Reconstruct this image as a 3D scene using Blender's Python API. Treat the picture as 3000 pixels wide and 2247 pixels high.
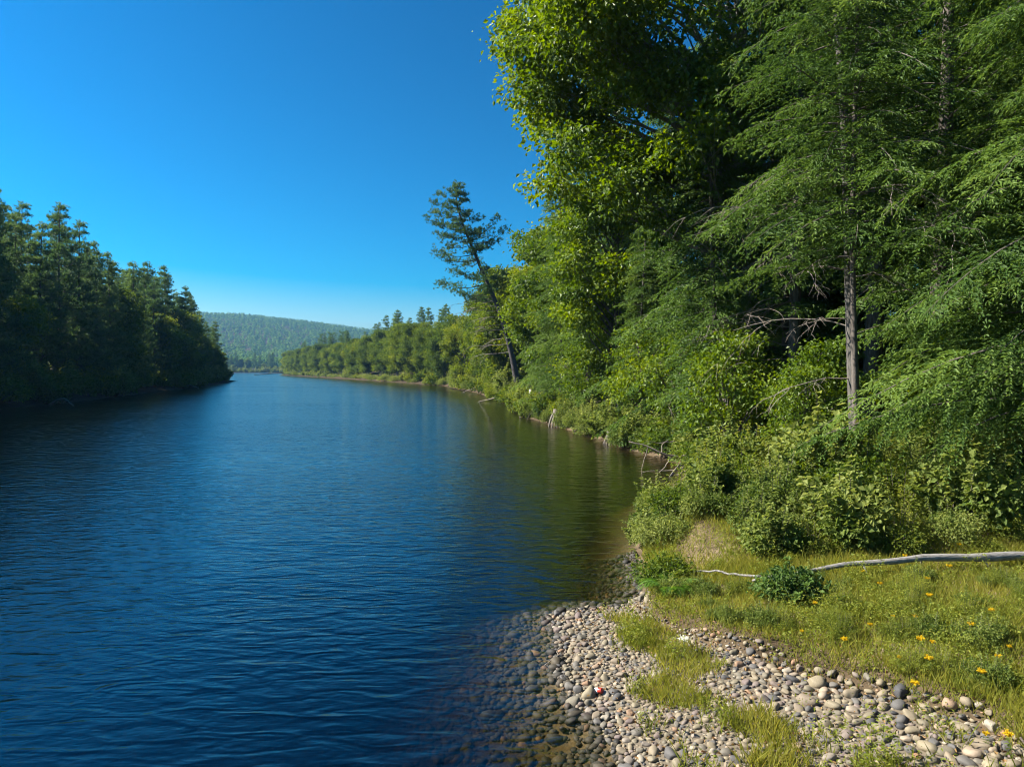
import bpy, math, random
import numpy as np
from math import radians, sin, cos, pi
from mathutils import Vector, Matrix

S = bpy.context.scene
COL = S.collection
for _o in list(bpy.data.objects):
    bpy.data.objects.remove(_o)

# ------------------------------------------------------------------ camera
cam_d = bpy.data.cameras.new('camera')
cam = bpy.data.objects.new('camera', cam_d)
COL.objects.link(cam)
cam.location = (0, 0, 4.0)
cam.rotation_euler = (radians(90 - 1.1), 0, 0)
cam_d.sensor_width = 36.0
cam_d.lens = 24.95
cam_d.clip_start = 0.1
cam_d.clip_end = 20000
S.camera = cam

# ------------------------------------------------------------------ sky, sun, exposure
SUN_AZ = radians(-84)        # from +Y towards +X ; negative = to the left of the view
SUN_EL = radians(40)
W = bpy.data.worlds.new('World')
S.world = W
W.use_nodes = True
nt = W.node_tree
nt.nodes.clear()
sky = nt.nodes.new('ShaderNodeTexSky')
sky.sky_type = 'NISHITA'
sky.sun_disc = False
sky.sun_elevation = SUN_EL
sky.sun_rotation = SUN_AZ
sky.altitude = 100
sky.air_density = 1.0
sky.dust_density = 1.3
sky.ozone_density = 3.0
hs = nt.nodes.new('ShaderNodeHueSaturation')
hs.inputs['Hue'].default_value = 0.490
hs.inputs['Saturation'].default_value = 1.72
hs.inputs['Value'].default_value = 1.0
bg = nt.nodes.new('ShaderNodeBackground')
bg.inputs['Strength'].default_value = 0.055
wo = nt.nodes.new('ShaderNodeOutputWorld')
def _vm(op, src, k):
    n = nt.nodes.new('ShaderNodeVectorMath'); n.operation = op; nt.links.new(src, n.inputs[0])
    n.inputs['Scale'].default_value = k
    return n.outputs[0]
gm = nt.nodes.new('ShaderNodeGamma'); gm.inputs['Gamma'].default_value = 1.55      # a deep, polarised-looking blue
nt.links.new(_vm('SCALE', sky.outputs[0], 1 / 7.0), gm.inputs['Color'])
nt.links.new(_vm('SCALE', gm.outputs[0], 7.0), hs.inputs['Color'])
nt.links.new(hs.outputs[0], bg.inputs['Color'])
nt.links.new(bg.outputs[0], wo.inputs['Surface'])

sun_d = bpy.data.lights.new('sun', 'SUN')
sun_d.energy = 5.0
sun_d.angle = radians(0.53)
sun_d.color = (1.0, 0.94, 0.84)
sun = bpy.data.objects.new('sun', sun_d)
COL.objects.link(sun)
to_sun = Vector((sin(SUN_AZ) * cos(SUN_EL), cos(SUN_AZ) * cos(SUN_EL), sin(SUN_EL)))
sun.rotation_euler = to_sun.to_track_quat('Z', 'Y').to_euler()
sun.location = to_sun * 300

S.view_settings.view_transform = 'Standard'
S.view_settings.look = 'None'
S.view_settings.gamma = 1.0
S.view_settings.exposure = 1.65
S.view_settings.use_curve_mapping = False
S.render.engine = 'CYCLES'
cy = S.cycles
cy.max_bounces = 6
cy.diffuse_bounces = 2
cy.glossy_bounces = 2
cy.transmission_bounces = 3
cy.transparent_max_bounces = 6
cy.volume_bounces = 0
cy.caustics_reflective = False
cy.caustics_refractive = False
cy.sample_clamp_indirect = 4.0
cy.filter_width = 1.05
cy.use_adaptive_sampling = True
cy.adaptive_threshold = 0.012

# ------------------------------------------------------------------ small numeric helpers
def smooth(a, b, x):
    t = np.clip((np.asarray(x, float) - a) / (b - a), 0, 1)
    return t * t * (3 - 2 * t)

_tab = np.random.default_rng(5).random((256, 256))
def vnoise(x, y):
    x = np.asarray(x, float); y = np.asarray(y, float)
    xi = np.floor(x).astype(int); yi = np.floor(y).astype(int)
    fx = x - xi; fy = y - yi
    fx = fx * fx * (3 - 2 * fx); fy = fy * fy * (3 - 2 * fy)
    a = _tab[xi & 255, yi & 255]; b = _tab[(xi + 1) & 255, yi & 255]
    c = _tab[xi & 255, (yi + 1) & 255]; d = _tab[(xi + 1) & 255, (yi + 1) & 255]
    return (a * (1 - fx) + b * fx) * (1 - fy) + (c * (1 - fx) + d * fx) * fy
def fbm(x, y, o=4):
    s = 0.0; a = 0.5
    for i in range(o):
        s = s + a * vnoise(x * 2 ** i + 17.3 * i, y * 2 ** i + 9.1 * i); a *= 0.5
    return s

def norm(v):
    v = np.asarray(v, float)
    return v / np.maximum(np.linalg.norm(v, axis=-1, keepdims=True), 1e-9)

class MB:
    """collects vertices, faces and one float per vertex, builds ONE mesh object"""
    def __init__(s):
        s.V = []; s.Q = []; s.T = []; s.A = []; s.n = 0
    def add(s, v, quads=None, tris=None, tint=0.5):
        v = np.asarray(v, float).reshape(-1, 3)
        if quads is not None and len(quads): s.Q.append(np.asarray(quads, int).reshape(-1, 4) + s.n)
        if tris is not None and len(tris): s.T.append(np.asarray(tris, int).reshape(-1, 3) + s.n)
        s.V.append(v)
        s.A.append(np.broadcast_to(np.asarray(tint, float), (len(v),)))
        s.n += len(v)
    def mesh(s, name, mat, smooth_shade=False):
        V = np.concatenate(s.V) if s.V else np.zeros((0, 3))
        Q = np.concatenate(s.Q) if s.Q else np.zeros((0, 4), int)
        T = np.concatenate(s.T) if s.T else np.zeros((0, 3), int)
        me = bpy.data.meshes.new(name)
        me.vertices.add(len(V)); me.vertices.foreach_set('co', V.astype(np.float32).ravel())
        nl = Q.size + T.size
        me.loops.add(nl)
        me.loops.foreach_set('vertex_index', np.concatenate([Q.ravel(), T.ravel()]).astype(np.int32))
        me.polygons.add(len(Q) + len(T))
        st = np.concatenate([np.arange(len(Q)) * 4, Q.size + np.arange(len(T)) * 3]).astype(np.int32)
        me.polygons.foreach_set('loop_start', st)
        me.polygons.foreach_set('use_smooth', np.full(len(st), smooth_shade))
        at = me.attributes.new('tint', 'FLOAT', 'POINT')
        at.data.foreach_set('value', np.concatenate(s.A).astype(np.float32))
        me.materials.append(mat)
        me.update(calc_edges=True)
        return me
    def obj(s, name, mat, parent=None, smooth_shade=False, kind=None):
        o = bpy.data.objects.new(name, s.mesh(name, mat, smooth_shade))
        COL.objects.link(o)
        if parent is not None: o.parent = parent
        if kind: o['kind'] = kind
        return o
    # ---- shapes
    def tube(s, pts, rad, k=6, tint=0.5, cap=True):
        P = np.asarray(pts, float); n = len(P)
        r = np.broadcast_to(np.asarray(rad, float), (n,))
        t = norm(np.gradient(P, axis=0))
        ref = np.array([0, 0, 1.0]) if abs(t[:, 2]).mean() < 0.8 else np.array([1.0, 0, 0])
        a = norm(np.cross(t, ref)); b = np.cross(t, a)
        th = np.arange(k) * 2 * pi / k
        ring = P[:, None] + r[:, None, None] * (np.cos(th)[None, :, None] * a[:, None] + np.sin(th)[None, :, None] * b[:, None])
        i = np.arange(n - 1)[:, None] * k; j = np.arange(k)[None]; j2 = (j + 1) % k
        q = np.stack([i + j, i + j2, i + k + j2, i + k + j], -1).reshape(-1, 4)
        v = ring.reshape(-1, 3); tr = []
        if cap:
            v = np.vstack([v, P[-1:], P[:1]]); e = n * k
            tr = [[(n - 1) * k + m, (n - 1) * k + (m + 1) % k, e] for m in range(k)] + [[(m + 1) % k, m, e + 1] for m in range(k)]
        s.add(v, q, tr, tint)
    def leaves(s, P, D, N, L, Wd, tint=0.5, fold=0.25, droop=0.0, wide=0.45):
        """diamond leaves: base P, direction D, normal N, length L, width Wd"""
        P = np.asarray(P, float); m = len(P)
        if not m: return
        D = norm(D); B = norm(np.cross(D, N)); N = np.cross(B, D)
        L = np.broadcast_to(np.asarray(L, float), (m,))[:, None]; Wd = np.broadcast_to(np.asarray(Wd, float), (m,))[:, None]
        mid = P + D * L * wide
        up = N * Wd * fold
        tip = P + D * L; tip[:, 2] -= (L[:, 0] * droop)
        v = np.stack([P, mid + B * Wd * .5 + up, tip, mid - B * Wd * .5 + up], 1).reshape(-1, 3)
        i = np.arange(m)[:, None] * 4
        tr = np.concatenate([i + np.array([[0, 1, 2]]), i + np.array([[0, 2, 3]])])
        s.add(v, None, tr, np.repeat(np.broadcast_to(np.asarray(tint, float), (m,)), 4))

def empty(name, loc, rz=0.0, sc=1.0, label=None, cat=None, group=None):
    o = bpy.data.objects.new(name, None)
    COL.objects.link(o)
    o.empty_display_size = 0.2
    o.location = loc; o.rotation_euler = (0, 0, rz)
    o.scale = (sc, sc, sc) if np.isscalar(sc) else sc
    tag(o, label, cat, group)
    return o
def tag(o, label=None, cat=None, group=None, kind=None):
    if label: o['label'] = label
    if cat: o['category'] = cat
    if group: o['group'] = group
    if kind: o['kind'] = kind
    return o
def place(proto, name, loc, rz=0.0, sc=1.0, label=None, cat=None, group=None, tilt=(0, 0)):
    """proto = list of (part name, mesh, kind): a new thing whose parts share the prototype's mesh data"""
    o = empty(name, loc, rz, sc, label, cat, group)
    o.rotation_euler = (tilt[0], tilt[1], rz)
    for pn, me, kind in proto:
        c = bpy.data.objects.new(pn, me)
        COL.objects.link(c); c.parent = o
        if kind: c['kind'] = kind
    return o

# ------------------------------------------------------------------ materials
def new_mat(name):
    m = bpy.data.materials.new(name); m.use_nodes = True
    m.node_tree.nodes.clear()
    return m, m.node_tree
def nd(t, typ, **kw):
    n = t.nodes.new(typ)
    for k, v in kw.items():
        if k in n.inputs: n.inputs[k].default_value = v
        else: setattr(n, k, v)
    return n
def ramp(t, stops, src):
    r = t.nodes.new('ShaderNodeValToRGB')
    e = r.color_ramp.elements
    while len(e) < len(stops): e.new(0.5)
    for el, (p, c) in zip(e, stops):
        el.position = p; el.color = (*c, 1)
    t.links.new(src, r.inputs[0])
    return r

def leaf_mat(name, dark, mid, light, gloss=0.15, trans=0.35, objvar=0.25, rough=0.55):
    m, t = new_mat(name)
    at = nd(t, 'ShaderNodeAttribute', attribute_name='tint')
    oi = nd(t, 'ShaderNodeObjectInfo')
    mm = nd(t, 'ShaderNodeMath', operation='MULTIPLY_ADD')
    t.links.new(oi.outputs['Random'], mm.inputs[0]); mm.inputs[1].default_value = objvar
    t.links.new(at.outputs['Fac'], mm.inputs[2])
    sb = nd(t, 'ShaderNodeMath', operation='SUBTRACT'); sb.inputs[1].default_value = objvar / 2
    t.links.new(mm.outputs[0], sb.inputs[0])
    r = ramp(t, [(0.0, dark), (0.5, mid), (1.0, light)], sb.outputs[0])
    p = nd(t, 'ShaderNodeBsdfPrincipled')
    p.inputs['Roughness'].default_value = rough
    p.inputs['Specular IOR Level'].default_value = gloss
    t.links.new(r.outputs[0], p.inputs['Base Color'])
    tr = nd(t, 'ShaderNodeBsdfTranslucent')
    hs_ = nd(t, 'ShaderNodeHueSaturation'); hs_.inputs['Hue'].default_value = 0.485; hs_.inputs['Saturation'].default_value = 1.1; hs_.inputs['Value'].default_value = 1.5
    t.links.new(r.outputs[0], hs_.inputs['Color']); t.links.new(hs_.outputs[0], tr.inputs['Color'])
    mx = nd(t, 'ShaderNodeMixShader'); mx.inputs[0].default_value = trans
    t.links.new(p.outputs[0], mx.inputs[1]); t.links.new(tr.outputs[0], mx.inputs[2])
    o = nd(t, 'ShaderNodeOutputMaterial'); t.links.new(mx.outputs[0], o.inputs['Surface'])
    return m

def bark_mat(name, a, b, scale=(6, 6, 1.2), bump=0.5):
    m, t = new_mat(name)
    tc = nd(t, 'ShaderNodeTexCoord'); mp = nd(t, 'ShaderNodeMapping'); mp.inputs['Scale'].default_value = scale
    t.links.new(tc.outputs['Object'], mp.inputs[0])
    n = nd(t, 'ShaderNodeTexNoise'); n.inputs['Scale'].default_value = 3; n.inputs['Detail'].default_value = 6
    t.links.new(mp.outputs[0], n.inputs['Vector'])
    r = ramp(t, [(0.3, a), (0.7, b)], n.outputs[0])
    p = nd(t, 'ShaderNodeBsdfPrincipled'); p.inputs['Roughness'].default_value = 0.9
    t.links.new(r.outputs[0], p.inputs['Base Color'])
    bp = nd(t, 'ShaderNodeBump'); bp.inputs['Strength'].default_value = bump; bp.inputs['Distance'].default_value = 0.03
    t.links.new(n.outputs[0], bp.inputs['Height']); t.links.new(bp.outputs[0], p.inputs['Normal'])
    o = nd(t, 'ShaderNodeOutputMaterial'); t.links.new(p.outputs[0], o.inputs['Surface'])
    return m

def stone_mat(name, use_attr, cols=None):
    m, t = new_mat(name)
    if use_attr:
        src = nd(t, 'ShaderNodeAttribute', attribute_name='tint').outputs['Fac']
    else:
        src = nd(t, 'ShaderNodeObjectInfo').outputs['Random']
    r = ramp(t, cols or [(0.0, (.05, .05, .052)), (.15, (.105, .098, .088)), (.35, (.155, .134, .090)), (.55, (.225, .188, .118)), (.72, (.19, .152, .102)),
                 (.84, (.135, .102, .09)), (.92, (.30, .265, .20)), (1.0, (.24, .13, .065))], src)
    tc = nd(t, 'ShaderNodeTexCoord')
    n = nd(t, 'ShaderNodeTexNoise'); n.inputs['Scale'].default_value = 22; n.inputs['Detail'].default_value = 5
    t.links.new(tc.outputs['Object'], n.inputs['Vector'])
    nr = ramp(t, [(0.25, (.62, .62, .62)), (.75, (1.15, 1.13, 1.1))], n.outputs[0])
    mul = nd(t, 'ShaderNodeMix', data_type='RGBA', blend_type='MULTIPLY'); mul.inputs[0].default_value = 1
    t.links.new(r.outputs[0], mul.inputs[6]); t.links.new(nr.outputs[0], mul.inputs[7])
    p = nd(t, 'ShaderNodeBsdfPrincipled'); p.inputs['Roughness'].default_value = 0.75
    t.links.new(mul.outputs[2], p.inputs['Base Color'])
    bp = nd(t, 'ShaderNodeBump'); bp.inputs['Strength'].default_value = 0.35; bp.inputs['Distance'].default_value = 0.01
    t.links.new(n.outputs[0], bp.inputs['Height']); t.links.new(bp.outputs[0], p.inputs['Normal'])
    o = nd(t, 'ShaderNodeOutputMaterial'); t.links.new(p.outputs[0], o.inputs['Surface'])
    return m

def plain_mat(name, c, rough=0.7):
    m, t = new_mat(name)
    p = nd(t, 'ShaderNodeBsdfPrincipled'); p.inputs['Roughness'].default_value = rough
    tc = nd(t, 'ShaderNodeTexCoord'); n = nd(t, 'ShaderNodeTexNoise'); n.inputs['Scale'].default_value = 8
    t.links.new(tc.outputs['Object'], n.inputs['Vector'])
    r = ramp(t, [(0.2, tuple(x * .75 for x in c)), (.8, tuple(min(1, x * 1.15) for x in c))], n.outputs[0])
    t.links.new(r.outputs[0], p.inputs['Base Color'])
    o = nd(t, 'ShaderNodeOutputMaterial'); t.links.new(p.outputs[0], o.inputs['Surface'])
    return m

M_HEM = leaf_mat('hemlock_needles', (.022, .052, .012), (.070, .130, .024), (.160, .235, .046), trans=.36)
M_PINE = leaf_mat('pine_needles', (.030, .068, .024), (.072, .132, .040), (.130, .198, .054), trans=.38, objvar=.4)
M_OAK = leaf_mat('oak_leaves', (.042, .085, .010), (.095, .155, .014), (.175, .230, .020), gloss=.25, trans=.45, rough=.45)
M_BROAD = leaf_mat('broad_leaves', (.034, .068, .012), (.095, .145, .016), (.190, .225, .024), trans=.42, objvar=.45)
M_SHRUB = leaf_mat('shrub_leaves', (.050, .090, .014), (.130, .175, .036), (.250, .280, .075), trans=.46)
M_DARK = leaf_mat('dark_shrub_leaves', (.025, .055, .012), (.055, .105, .020), (.11, .17, .035), trans=.35)
M_FERN = leaf_mat('fern_fronds', (.05, .11, .015), (.09, .19, .025), (.14, .25, .04), trans=.4)
M_GRASS = leaf_mat('grass_blades', (.080, .110, .016), (.165, .190, .028), (.290, .270, .055), trans=.5, gloss=.15)
M_HERB = leaf_mat('herb_leaves', (.07, .105, .016), (.155, .195, .028), (.28, .29, .05), trans=.48, gloss=.15)
M_HILL = leaf_mat('hill_forest', (.030, .075, .016), (.068, .135, .026), (.115, .185, .034), trans=.35, gloss=.02, rough=.9)
M_GOLD = leaf_mat('goldenrod_petals', (.42, .28, .01), (.55, .38, .01), (.62, .46, .03), trans=.3, gloss=.1)
M_WHITE = leaf_mat('white_petals', (.55, .55, .45), (.70, .70, .60), (.80, .80, .72), trans=.3, gloss=.1)
M_BARK = bark_mat('hemlock_bark', (.045, .036, .028), (.13, .11, .09))
M_PBARK = bark_mat('pine_bark', (.030, .026, .024), (.085, .075, .068))
M_GREY = bark_mat('grey_bark', (.10, .095, .085), (.27, .26, .23))
M_GREYB = bark_mat('dark_grey_bark', (.03, .027, .022), (.115, .105, .09))
M_ROOT = bark_mat('wet_roots', (.04, .032, .026), (.22, .19, .15), scale=(9, 9, 9))
M_DEAD = bark_mat('dead_wood', (.11, .09, .07), (.27, .23, .18), scale=(20, 20, 20))
M_LOG = bark_mat('weathered_log', (.10, .092, .08), (.30, .285, .255), scale=(2.5, 22, 22), bump=.6)
M_BIRCH = bark_mat('pale_bark', (.18, .175, .16), (.40, .39, .36), scale=(4, 4, 9))
M_STONE = stone_mat('river_stone', False)
M_GRAVEL = stone_mat('river_gravel', True)
M_BED = stone_mat('algae_stone', True, [(0, (.012, .011, .008)), (.35, (.026, .022, .013)), (.65, (.042, .033, .018)), (.85, (.062, .048, .026)), (.94, (.040, .028, .022)), (1, (.17, .09, .03))])

# ------------------------------------------------------------------ the river's outline and the land
RIGHT = [(1.5, -40), (1.45, 3.0), (1.35, 5.5), (1.22, 7.1), (1.08, 8.0), (.85, 8.45), (.69, 9.3), (.80, 10.8), (.66, 11.4), (1.2, 11.75), (2.0, 11.9),
         (2.35, 12.5), (2.55, 14.2), (2.8, 16.1), (3.6, 19.9), (5.2, 23.5), (6.6, 27), (7.2, 30.6), (6.5, 33), (5.7, 36.6), (4.4, 44.5),
         (2.6, 53), (1.0, 61), (-.7, 86), (-6, 124), (-17, 177), (-50, 260), (-105, 390), (-178, 554), (-190, 600), (-130, 660), (60, 760)]
FAR = [(60, 900), (-250, 985), (-400, 1000), (-700, 1010), (-800, 940)]
LEFT = [(-800, 560), (-420, 420), (-190, 330), (-128, 285), (-98, 245), (-88, 212), (-74, 165), (-67.5, 141), (-64, 124), (-56.5, 94), (-53.5, 80), (-53, 70), (-52, 40), (-52, -40)]
POLY = np.array(RIGHT + FAR + LEFT, float)

def shore(x, y):
    """signed distance to the water's edge, positive on land"""
    x = np.asarray(x, float).ravel(); y = np.asarray(y, float).ravel()
    best = np.full(x.shape, 1e12); inside = np.zeros(x.shape, bool)
    A = POLY; B = np.roll(POLY, -1, axis=0)
    for (ax, ay), (bx, by) in zip(A, B):
        dx, dy = bx - ax, by - ay
        t = np.clip(((x - ax) * dx + (y - ay) * dy) / (dx * dx + dy * dy), 0, 1)
        best = np.minimum(best, (x - ax - t * dx) ** 2 + (y - ay - t * dy) ** 2)
        c = (ay > y) != (by > y)
        if abs(dy) > 1e-12:
            inside ^= c & (x < ax + (y - ay) * dx / dy)
    return np.where(inside, -1, 1) * np.sqrt(best)

TURF = np.array([(40, 3.0), (4.7, 6.0), (4.85, 6.7), (4.9, 7.36), (4.45, 7.95), (3.75, 8.6), (3.2, 9.4), (2.75, 9.95), (2.35, 10.4), (2.1, 11.1), (2.2, 11.9), (2.4, 12.6), (2.6, 14), (2.9, 16), (3.7, 19.9), (5.4, 23.6), (6.8, 27), (7.4, 31), (7.4, 60), (40, 60)], float)
def turf(x, y):
    x = np.asarray(x, float).ravel(); y = np.asarray(y, float).ravel()
    best = np.full(x.shape, 1e12); inside = np.zeros(x.shape, bool)
    A = TURF; B = np.roll(TURF, -1, axis=0)
    for (ax, ay), (bx, by) in zip(A, B):
        dx, dy = bx - ax, by - ay
        t = np.clip(((x - ax) * dx + (y - ay) * dy) / (dx * dx + dy * dy), 0, 1)
        best = np.minimum(best, (x - ax - t * dx) ** 2 + (y - ay - t * dy) ** 2)
        c = (ay > y) != (by > y)
        if abs(dy) > 1e-12:
            inside ^= c & (x < ax + (y - ay) * dx / dy)
    return np.where(inside, 1, -1) * np.sqrt(best)

def ridge(x, y):
    prof = np.interp(x, [-2600, -1700, -1130, -940, -725, -550, -200, 400, 1500], [150, 186, 184, 180, 156, 132, 95, 60, 40])
    t = smooth(1080, 2550, y) ** 1.15
    return prof * t * (1 - .25 * smooth(2650, 3600, y))

def height(x, y):
    sh = np.shape(x)
    x = np.asarray(x, float).ravel(); y = np.asarray(y, float).ravel()
    d = shore(x, y); e = turf(x, y)
    nz = fbm(x * .9, y * .9, 4) - .47
    near = .075 * np.clip(d, None, 3.5) + .20 * smooth(-.12, .25, e + nz * .5) + .03 * np.clip(e, 0, 9) + nz * .10 * smooth(0, 1, d)
    bank = .75 * smooth(0, 1.3, d) + .09 * np.clip(d, 0, 30) + nz * .3 * smooth(.3, 2, d)
    w = smooth(12, 15.5, y) * np.where(x > -30, 1, 1)
    land = near * (1 - w) + bank * w
    land = np.where(y < 12, near, land)
    left = .9 * smooth(0, 2, d) + .16 * np.clip(d, 0, 45)
    land = np.where((x < -30) & (y < 420), left, land)
    land = np.minimum(land, 9) + ridge(x, y)
    bed = -np.minimum(.20 * -d + .055 * d * d, 1.0) - .9 * smooth(5, 20, -d) + nz * .08 * smooth(0, .8, -d)
    return np.where(d > 0, np.maximum(land, .004), np.minimum(bed, -.004)).reshape(sh)
def hz(x, y):
    return float(height(np.array([x]), np.array([y]))[0])

def graded(a, b, step, lo, hi, g=1.14):
    xs = list(np.arange(a, b + 1e-6, step)); s = step
    x = b
    while x < hi: s *= g; x += s; xs.append(x)
    s = step; x = a
    while x > lo: s *= g; x -= s; xs.insert(0, x)
    return np.array(xs)

def grid_mesh(mb, xs, ys, zf, tf=None):
    X, Y = np.meshgrid(xs, ys)
    Z = zf(X, Y)
    nx = len(xs); i = np.arange(len(ys) - 1)[:, None] * nx + np.arange(nx - 1)[None]
    q = np.stack([i, i + 1, i + nx + 1, i + nx], -1).reshape(-1, 4)
    mb.add(np.stack([X, Y, Z], -1).reshape(-1, 3), q, None, .5 if tf is None else tf(X, Y).ravel())

# ground: bare soil, forest litter and wet silt on one sheet
m, t = new_mat('ground_soil')
geo = nd(t, 'ShaderNodeNewGeometry')
n1 = nd(t, 'ShaderNodeTexNoise'); n1.inputs['Scale'].default_value = 1.3; n1.inputs['Detail'].default_value = 8
n2 = nd(t, 'ShaderNodeTexNoise'); n2.inputs['Scale'].default_value = 24; n2.inputs['Detail'].default_value = 5
t.links.new(geo.outputs['Position'], n1.inputs['Vector']); t.links.new(geo.outputs['Position'], n2.inputs['Vector'])
ra = ramp(t, [(.3, (.030, .022, .014)), (.5, (.055, .040, .024)), (.7, (.085, .062, .036))], n1.outputs[0])
rb_ = ramp(t, [(.3, (.16, .12, .07)), (.5, (.24, .185, .115)), (.7, (.32, .26, .17))], n1.outputs[0])
gat = nd(t, 'ShaderNodeAttribute', attribute_name='tint')
r1 = nd(t, 'ShaderNodeMix', data_type='RGBA'); t.links.new(gat.outputs['Fac'], r1.inputs[0]); t.links.new(ra.outputs[0], r1.inputs[6]); t.links.new(rb_.outputs[0], r1.inputs[7])
r2 = ramp(t, [(.3, (.6, .6, .6)), (.7, (1.2, 1.15, 1.1))], n2.outputs[0])
mul = nd(t, 'ShaderNodeMix', data_type='RGBA', blend_type='MULTIPLY'); mul.inputs[0].default_value = 1
t.links.new(r1.outputs[2], mul.inputs[6]); t.links.new(r2.outputs[0], mul.inputs[7])
p = nd(t, 'ShaderNodeBsdfPrincipled'); p.inputs['Roughness'].default_value = .95; p.inputs['Specular IOR Level'].default_value = .1
t.links.new(mul.outputs[2], p.inputs['Base Color'])
bp = nd(t, 'ShaderNodeBump'); bp.inputs['Strength'].default_value = .7; bp.inputs['Distance'].default_value = .03
t.links.new(n2.outputs[0], bp.inputs['Height']); t.links.new(bp.outputs[0], p.inputs['Normal'])
o = nd(t, 'ShaderNodeOutputMaterial'); t.links.new(p.outputs[0], o.inputs['Surface'])
M_SOIL = m
mb = MB()
def sandy(x, y):
    d = shore(x, y); x = np.ravel(x); y = np.ravel(y)
    near = smooth(15.5, 13, y) * smooth(-6, -2, x) * smooth(12, 9, x)
    path = smooth(1.0, .5, np.hypot((x - 3.6 - .25 * (y - 13.8)) / .42, (y - 13.8) / 1.3)) * .6
    edge = smooth(1.2, .2, d) * smooth(200, 20, y) * (x > -30)
    near = near * (1 - .9 * smooth(.42, .12, np.abs(turf(x, y) - .08))) * .75
    return np.clip(np.maximum(np.maximum(near, path), edge * .35), 0, 1) * np.where(d > 0, 1, smooth(-1.5, 0, d) * .5)
grid_mesh(mb, graded(-1.5, 13, .14, -6000, 6000, 1.09), graded(5, 26, .14, -60, 9000, 1.07), height, sandy)
ground = mb.obj('ground', M_SOIL, None, True); tag(ground, kind='structure')

# water: a closed body, clear at the edge and tea-brown with depth, wind ripples on top
m, t = new_mat('river_water')
geo = nd(t, 'ShaderNodeNewGeometry')
def wave_noise(scale, rot, stretch, detail, w=0.0):
    mp = nd(t, 'ShaderNodeMapping'); mp.inputs['Rotation'].default_value = (0, 0, radians(rot)); mp.inputs['Scale'].default_value = (stretch, 1, 1)
    t.links.new(geo.outputs['Position'], mp.inputs[0])
    n = nd(t, 'ShaderNodeTexNoise'); n.inputs['Scale'].default_value = scale; n.inputs['Detail'].default_value = detail; n.inputs['Roughness'].default_value = .5
    n.inputs['Distortion'].default_value = w
    t.links.new(mp.outputs[0], n.inputs['Vector'])
    return n.outputs[0]
def scaled(a, k):
    q = nd(t, 'ShaderNodeMath', operation='MULTIPLY'); t.links.new(a, q.inputs[0])
    if isinstance(k, float): q.inputs[1].default_value = k
    else: t.links.new(k, q.inputs[1])
    return q.outputs[0]
def plus(a, b):
    q = nd(t, 'ShaderNodeMath', operation='ADD'); t.links.new(a, q.inputs[0]); t.links.new(b, q.inputs[1]); return q.outputs[0]
wa = wave_noise(3.4, 17, .40, 1.0, .9)      # half-metre wavelets, crests across the stream
wb = wave_noise(10.0, -4, .5, 1.5, .4)      # fine wind ripple
wc = wave_noise(.55, 24, .40, 1.0)          # long swell
patch = wave_noise(.055, 20, .6, 3.0)
pr = ramp(t, [(.36, (.35, .35, .35)), (.62, (1.2, 1.2, 1.2))], patch)
patch2 = wave_noise(.035, -15, .5, 4.0)
pr2 = ramp(t, [(.36, (.55, .55, .55)), (.62, (1.15, 1.15, 1.15))], patch2)
hgt = plus(plus(scaled(scaled(wa, pr2.outputs[0]), .046), scaled(wc, .024)), scaled(scaled(wb, pr.outputs[0]), .015))
bp = nd(t, 'ShaderNodeBump'); bp.inputs['Strength'].default_value = 1.0; bp.inputs['Distance'].default_value = 1.0
t.links.new(hgt, bp.inputs['Height'])
dot = nd(t, 'ShaderNodeVectorMath', operation='DOT_PRODUCT')      # Schlick reflectance, the same from above and below the surface
t.links.new(bp.outputs[0], dot.inputs[0]); t.links.new(geo.outputs['Incoming'], dot.inputs[1])
def mth(op, a, b=0.0):
    q = nd(t, 'ShaderNodeMath', operation=op)
    for i, v_ in enumerate((a, b)):
        if isinstance(v_, (int, float)): q.inputs[i].default_value = v_
        else: t.links.new(v_, q.inputs[i])
    return q
c1 = mth('SUBTRACT', 1.0, mth('ABSOLUTE', dot.outputs['Value']).outputs[0])
fr = mth('ADD', mth('MULTIPLY', mth('POWER', c1.outputs[0], 4.3).outputs[0], .945).outputs[0], .055)
gl = nd(t, 'ShaderNodeBsdfGlossy'); gl.inputs['Roughness'].default_value = .03; gl.inputs['Color'].default_value = (1, 1, 1, 1)
t.links.new(bp.outputs[0], gl.inputs['Normal'])
gl2 = nd(t, 'ShaderNodeBsdfGlossy'); gl2.inputs['Roughness'].default_value = .277; gl2.distribution = 'BECKMANN'   # the finest ripples, too small to build
t.links.new(bp.outputs[0], gl2.inputs['Normal'])
gmx = nd(t, 'ShaderNodeMixShader'); gmx.inputs[0].default_value = .5
t.links.new(gl.outputs[0], gmx.inputs[1]); t.links.new(gl2.outputs[0], gmx.inputs[2])
tp = nd(t, 'ShaderNodeBsdfTransparent')
mx = nd(t, 'ShaderNodeMixShader')
t.links.new(fr.outputs[0], mx.inputs[0]); t.links.new(tp.outputs[0], mx.inputs[1]); t.links.new(gmx.outputs[0], mx.inputs[2])
va = nd(t, 'ShaderNodeVolumeAbsorption'); va.inputs['Color'].default_value = (.50, .46, .18, 1); va.inputs['Density'].default_value = 3.4
o = nd(t, 'ShaderNodeOutputMaterial'); t.links.new(mx.outputs[0], o.inputs['Surface']); t.links.new(va.outputs[0], o.inputs['Volume'])
M_WATER = m
mb = MB()
x0, x1, y0, y1 = -900, 80, -45, 1030
v = [(x0, y0, 0), (x1, y0, 0), (x1, y1, 0), (x0, y1, 0), (x0, y0, -6), (x1, y0, -6), (x1, y1, -6), (x0, y1, -6)]
mb.add(v, [(0, 1, 2, 3), (7, 6, 5, 4), (0, 4, 5, 1), (1, 5, 6, 2), (2, 6, 7, 3), (3, 7, 4, 0)])
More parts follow.
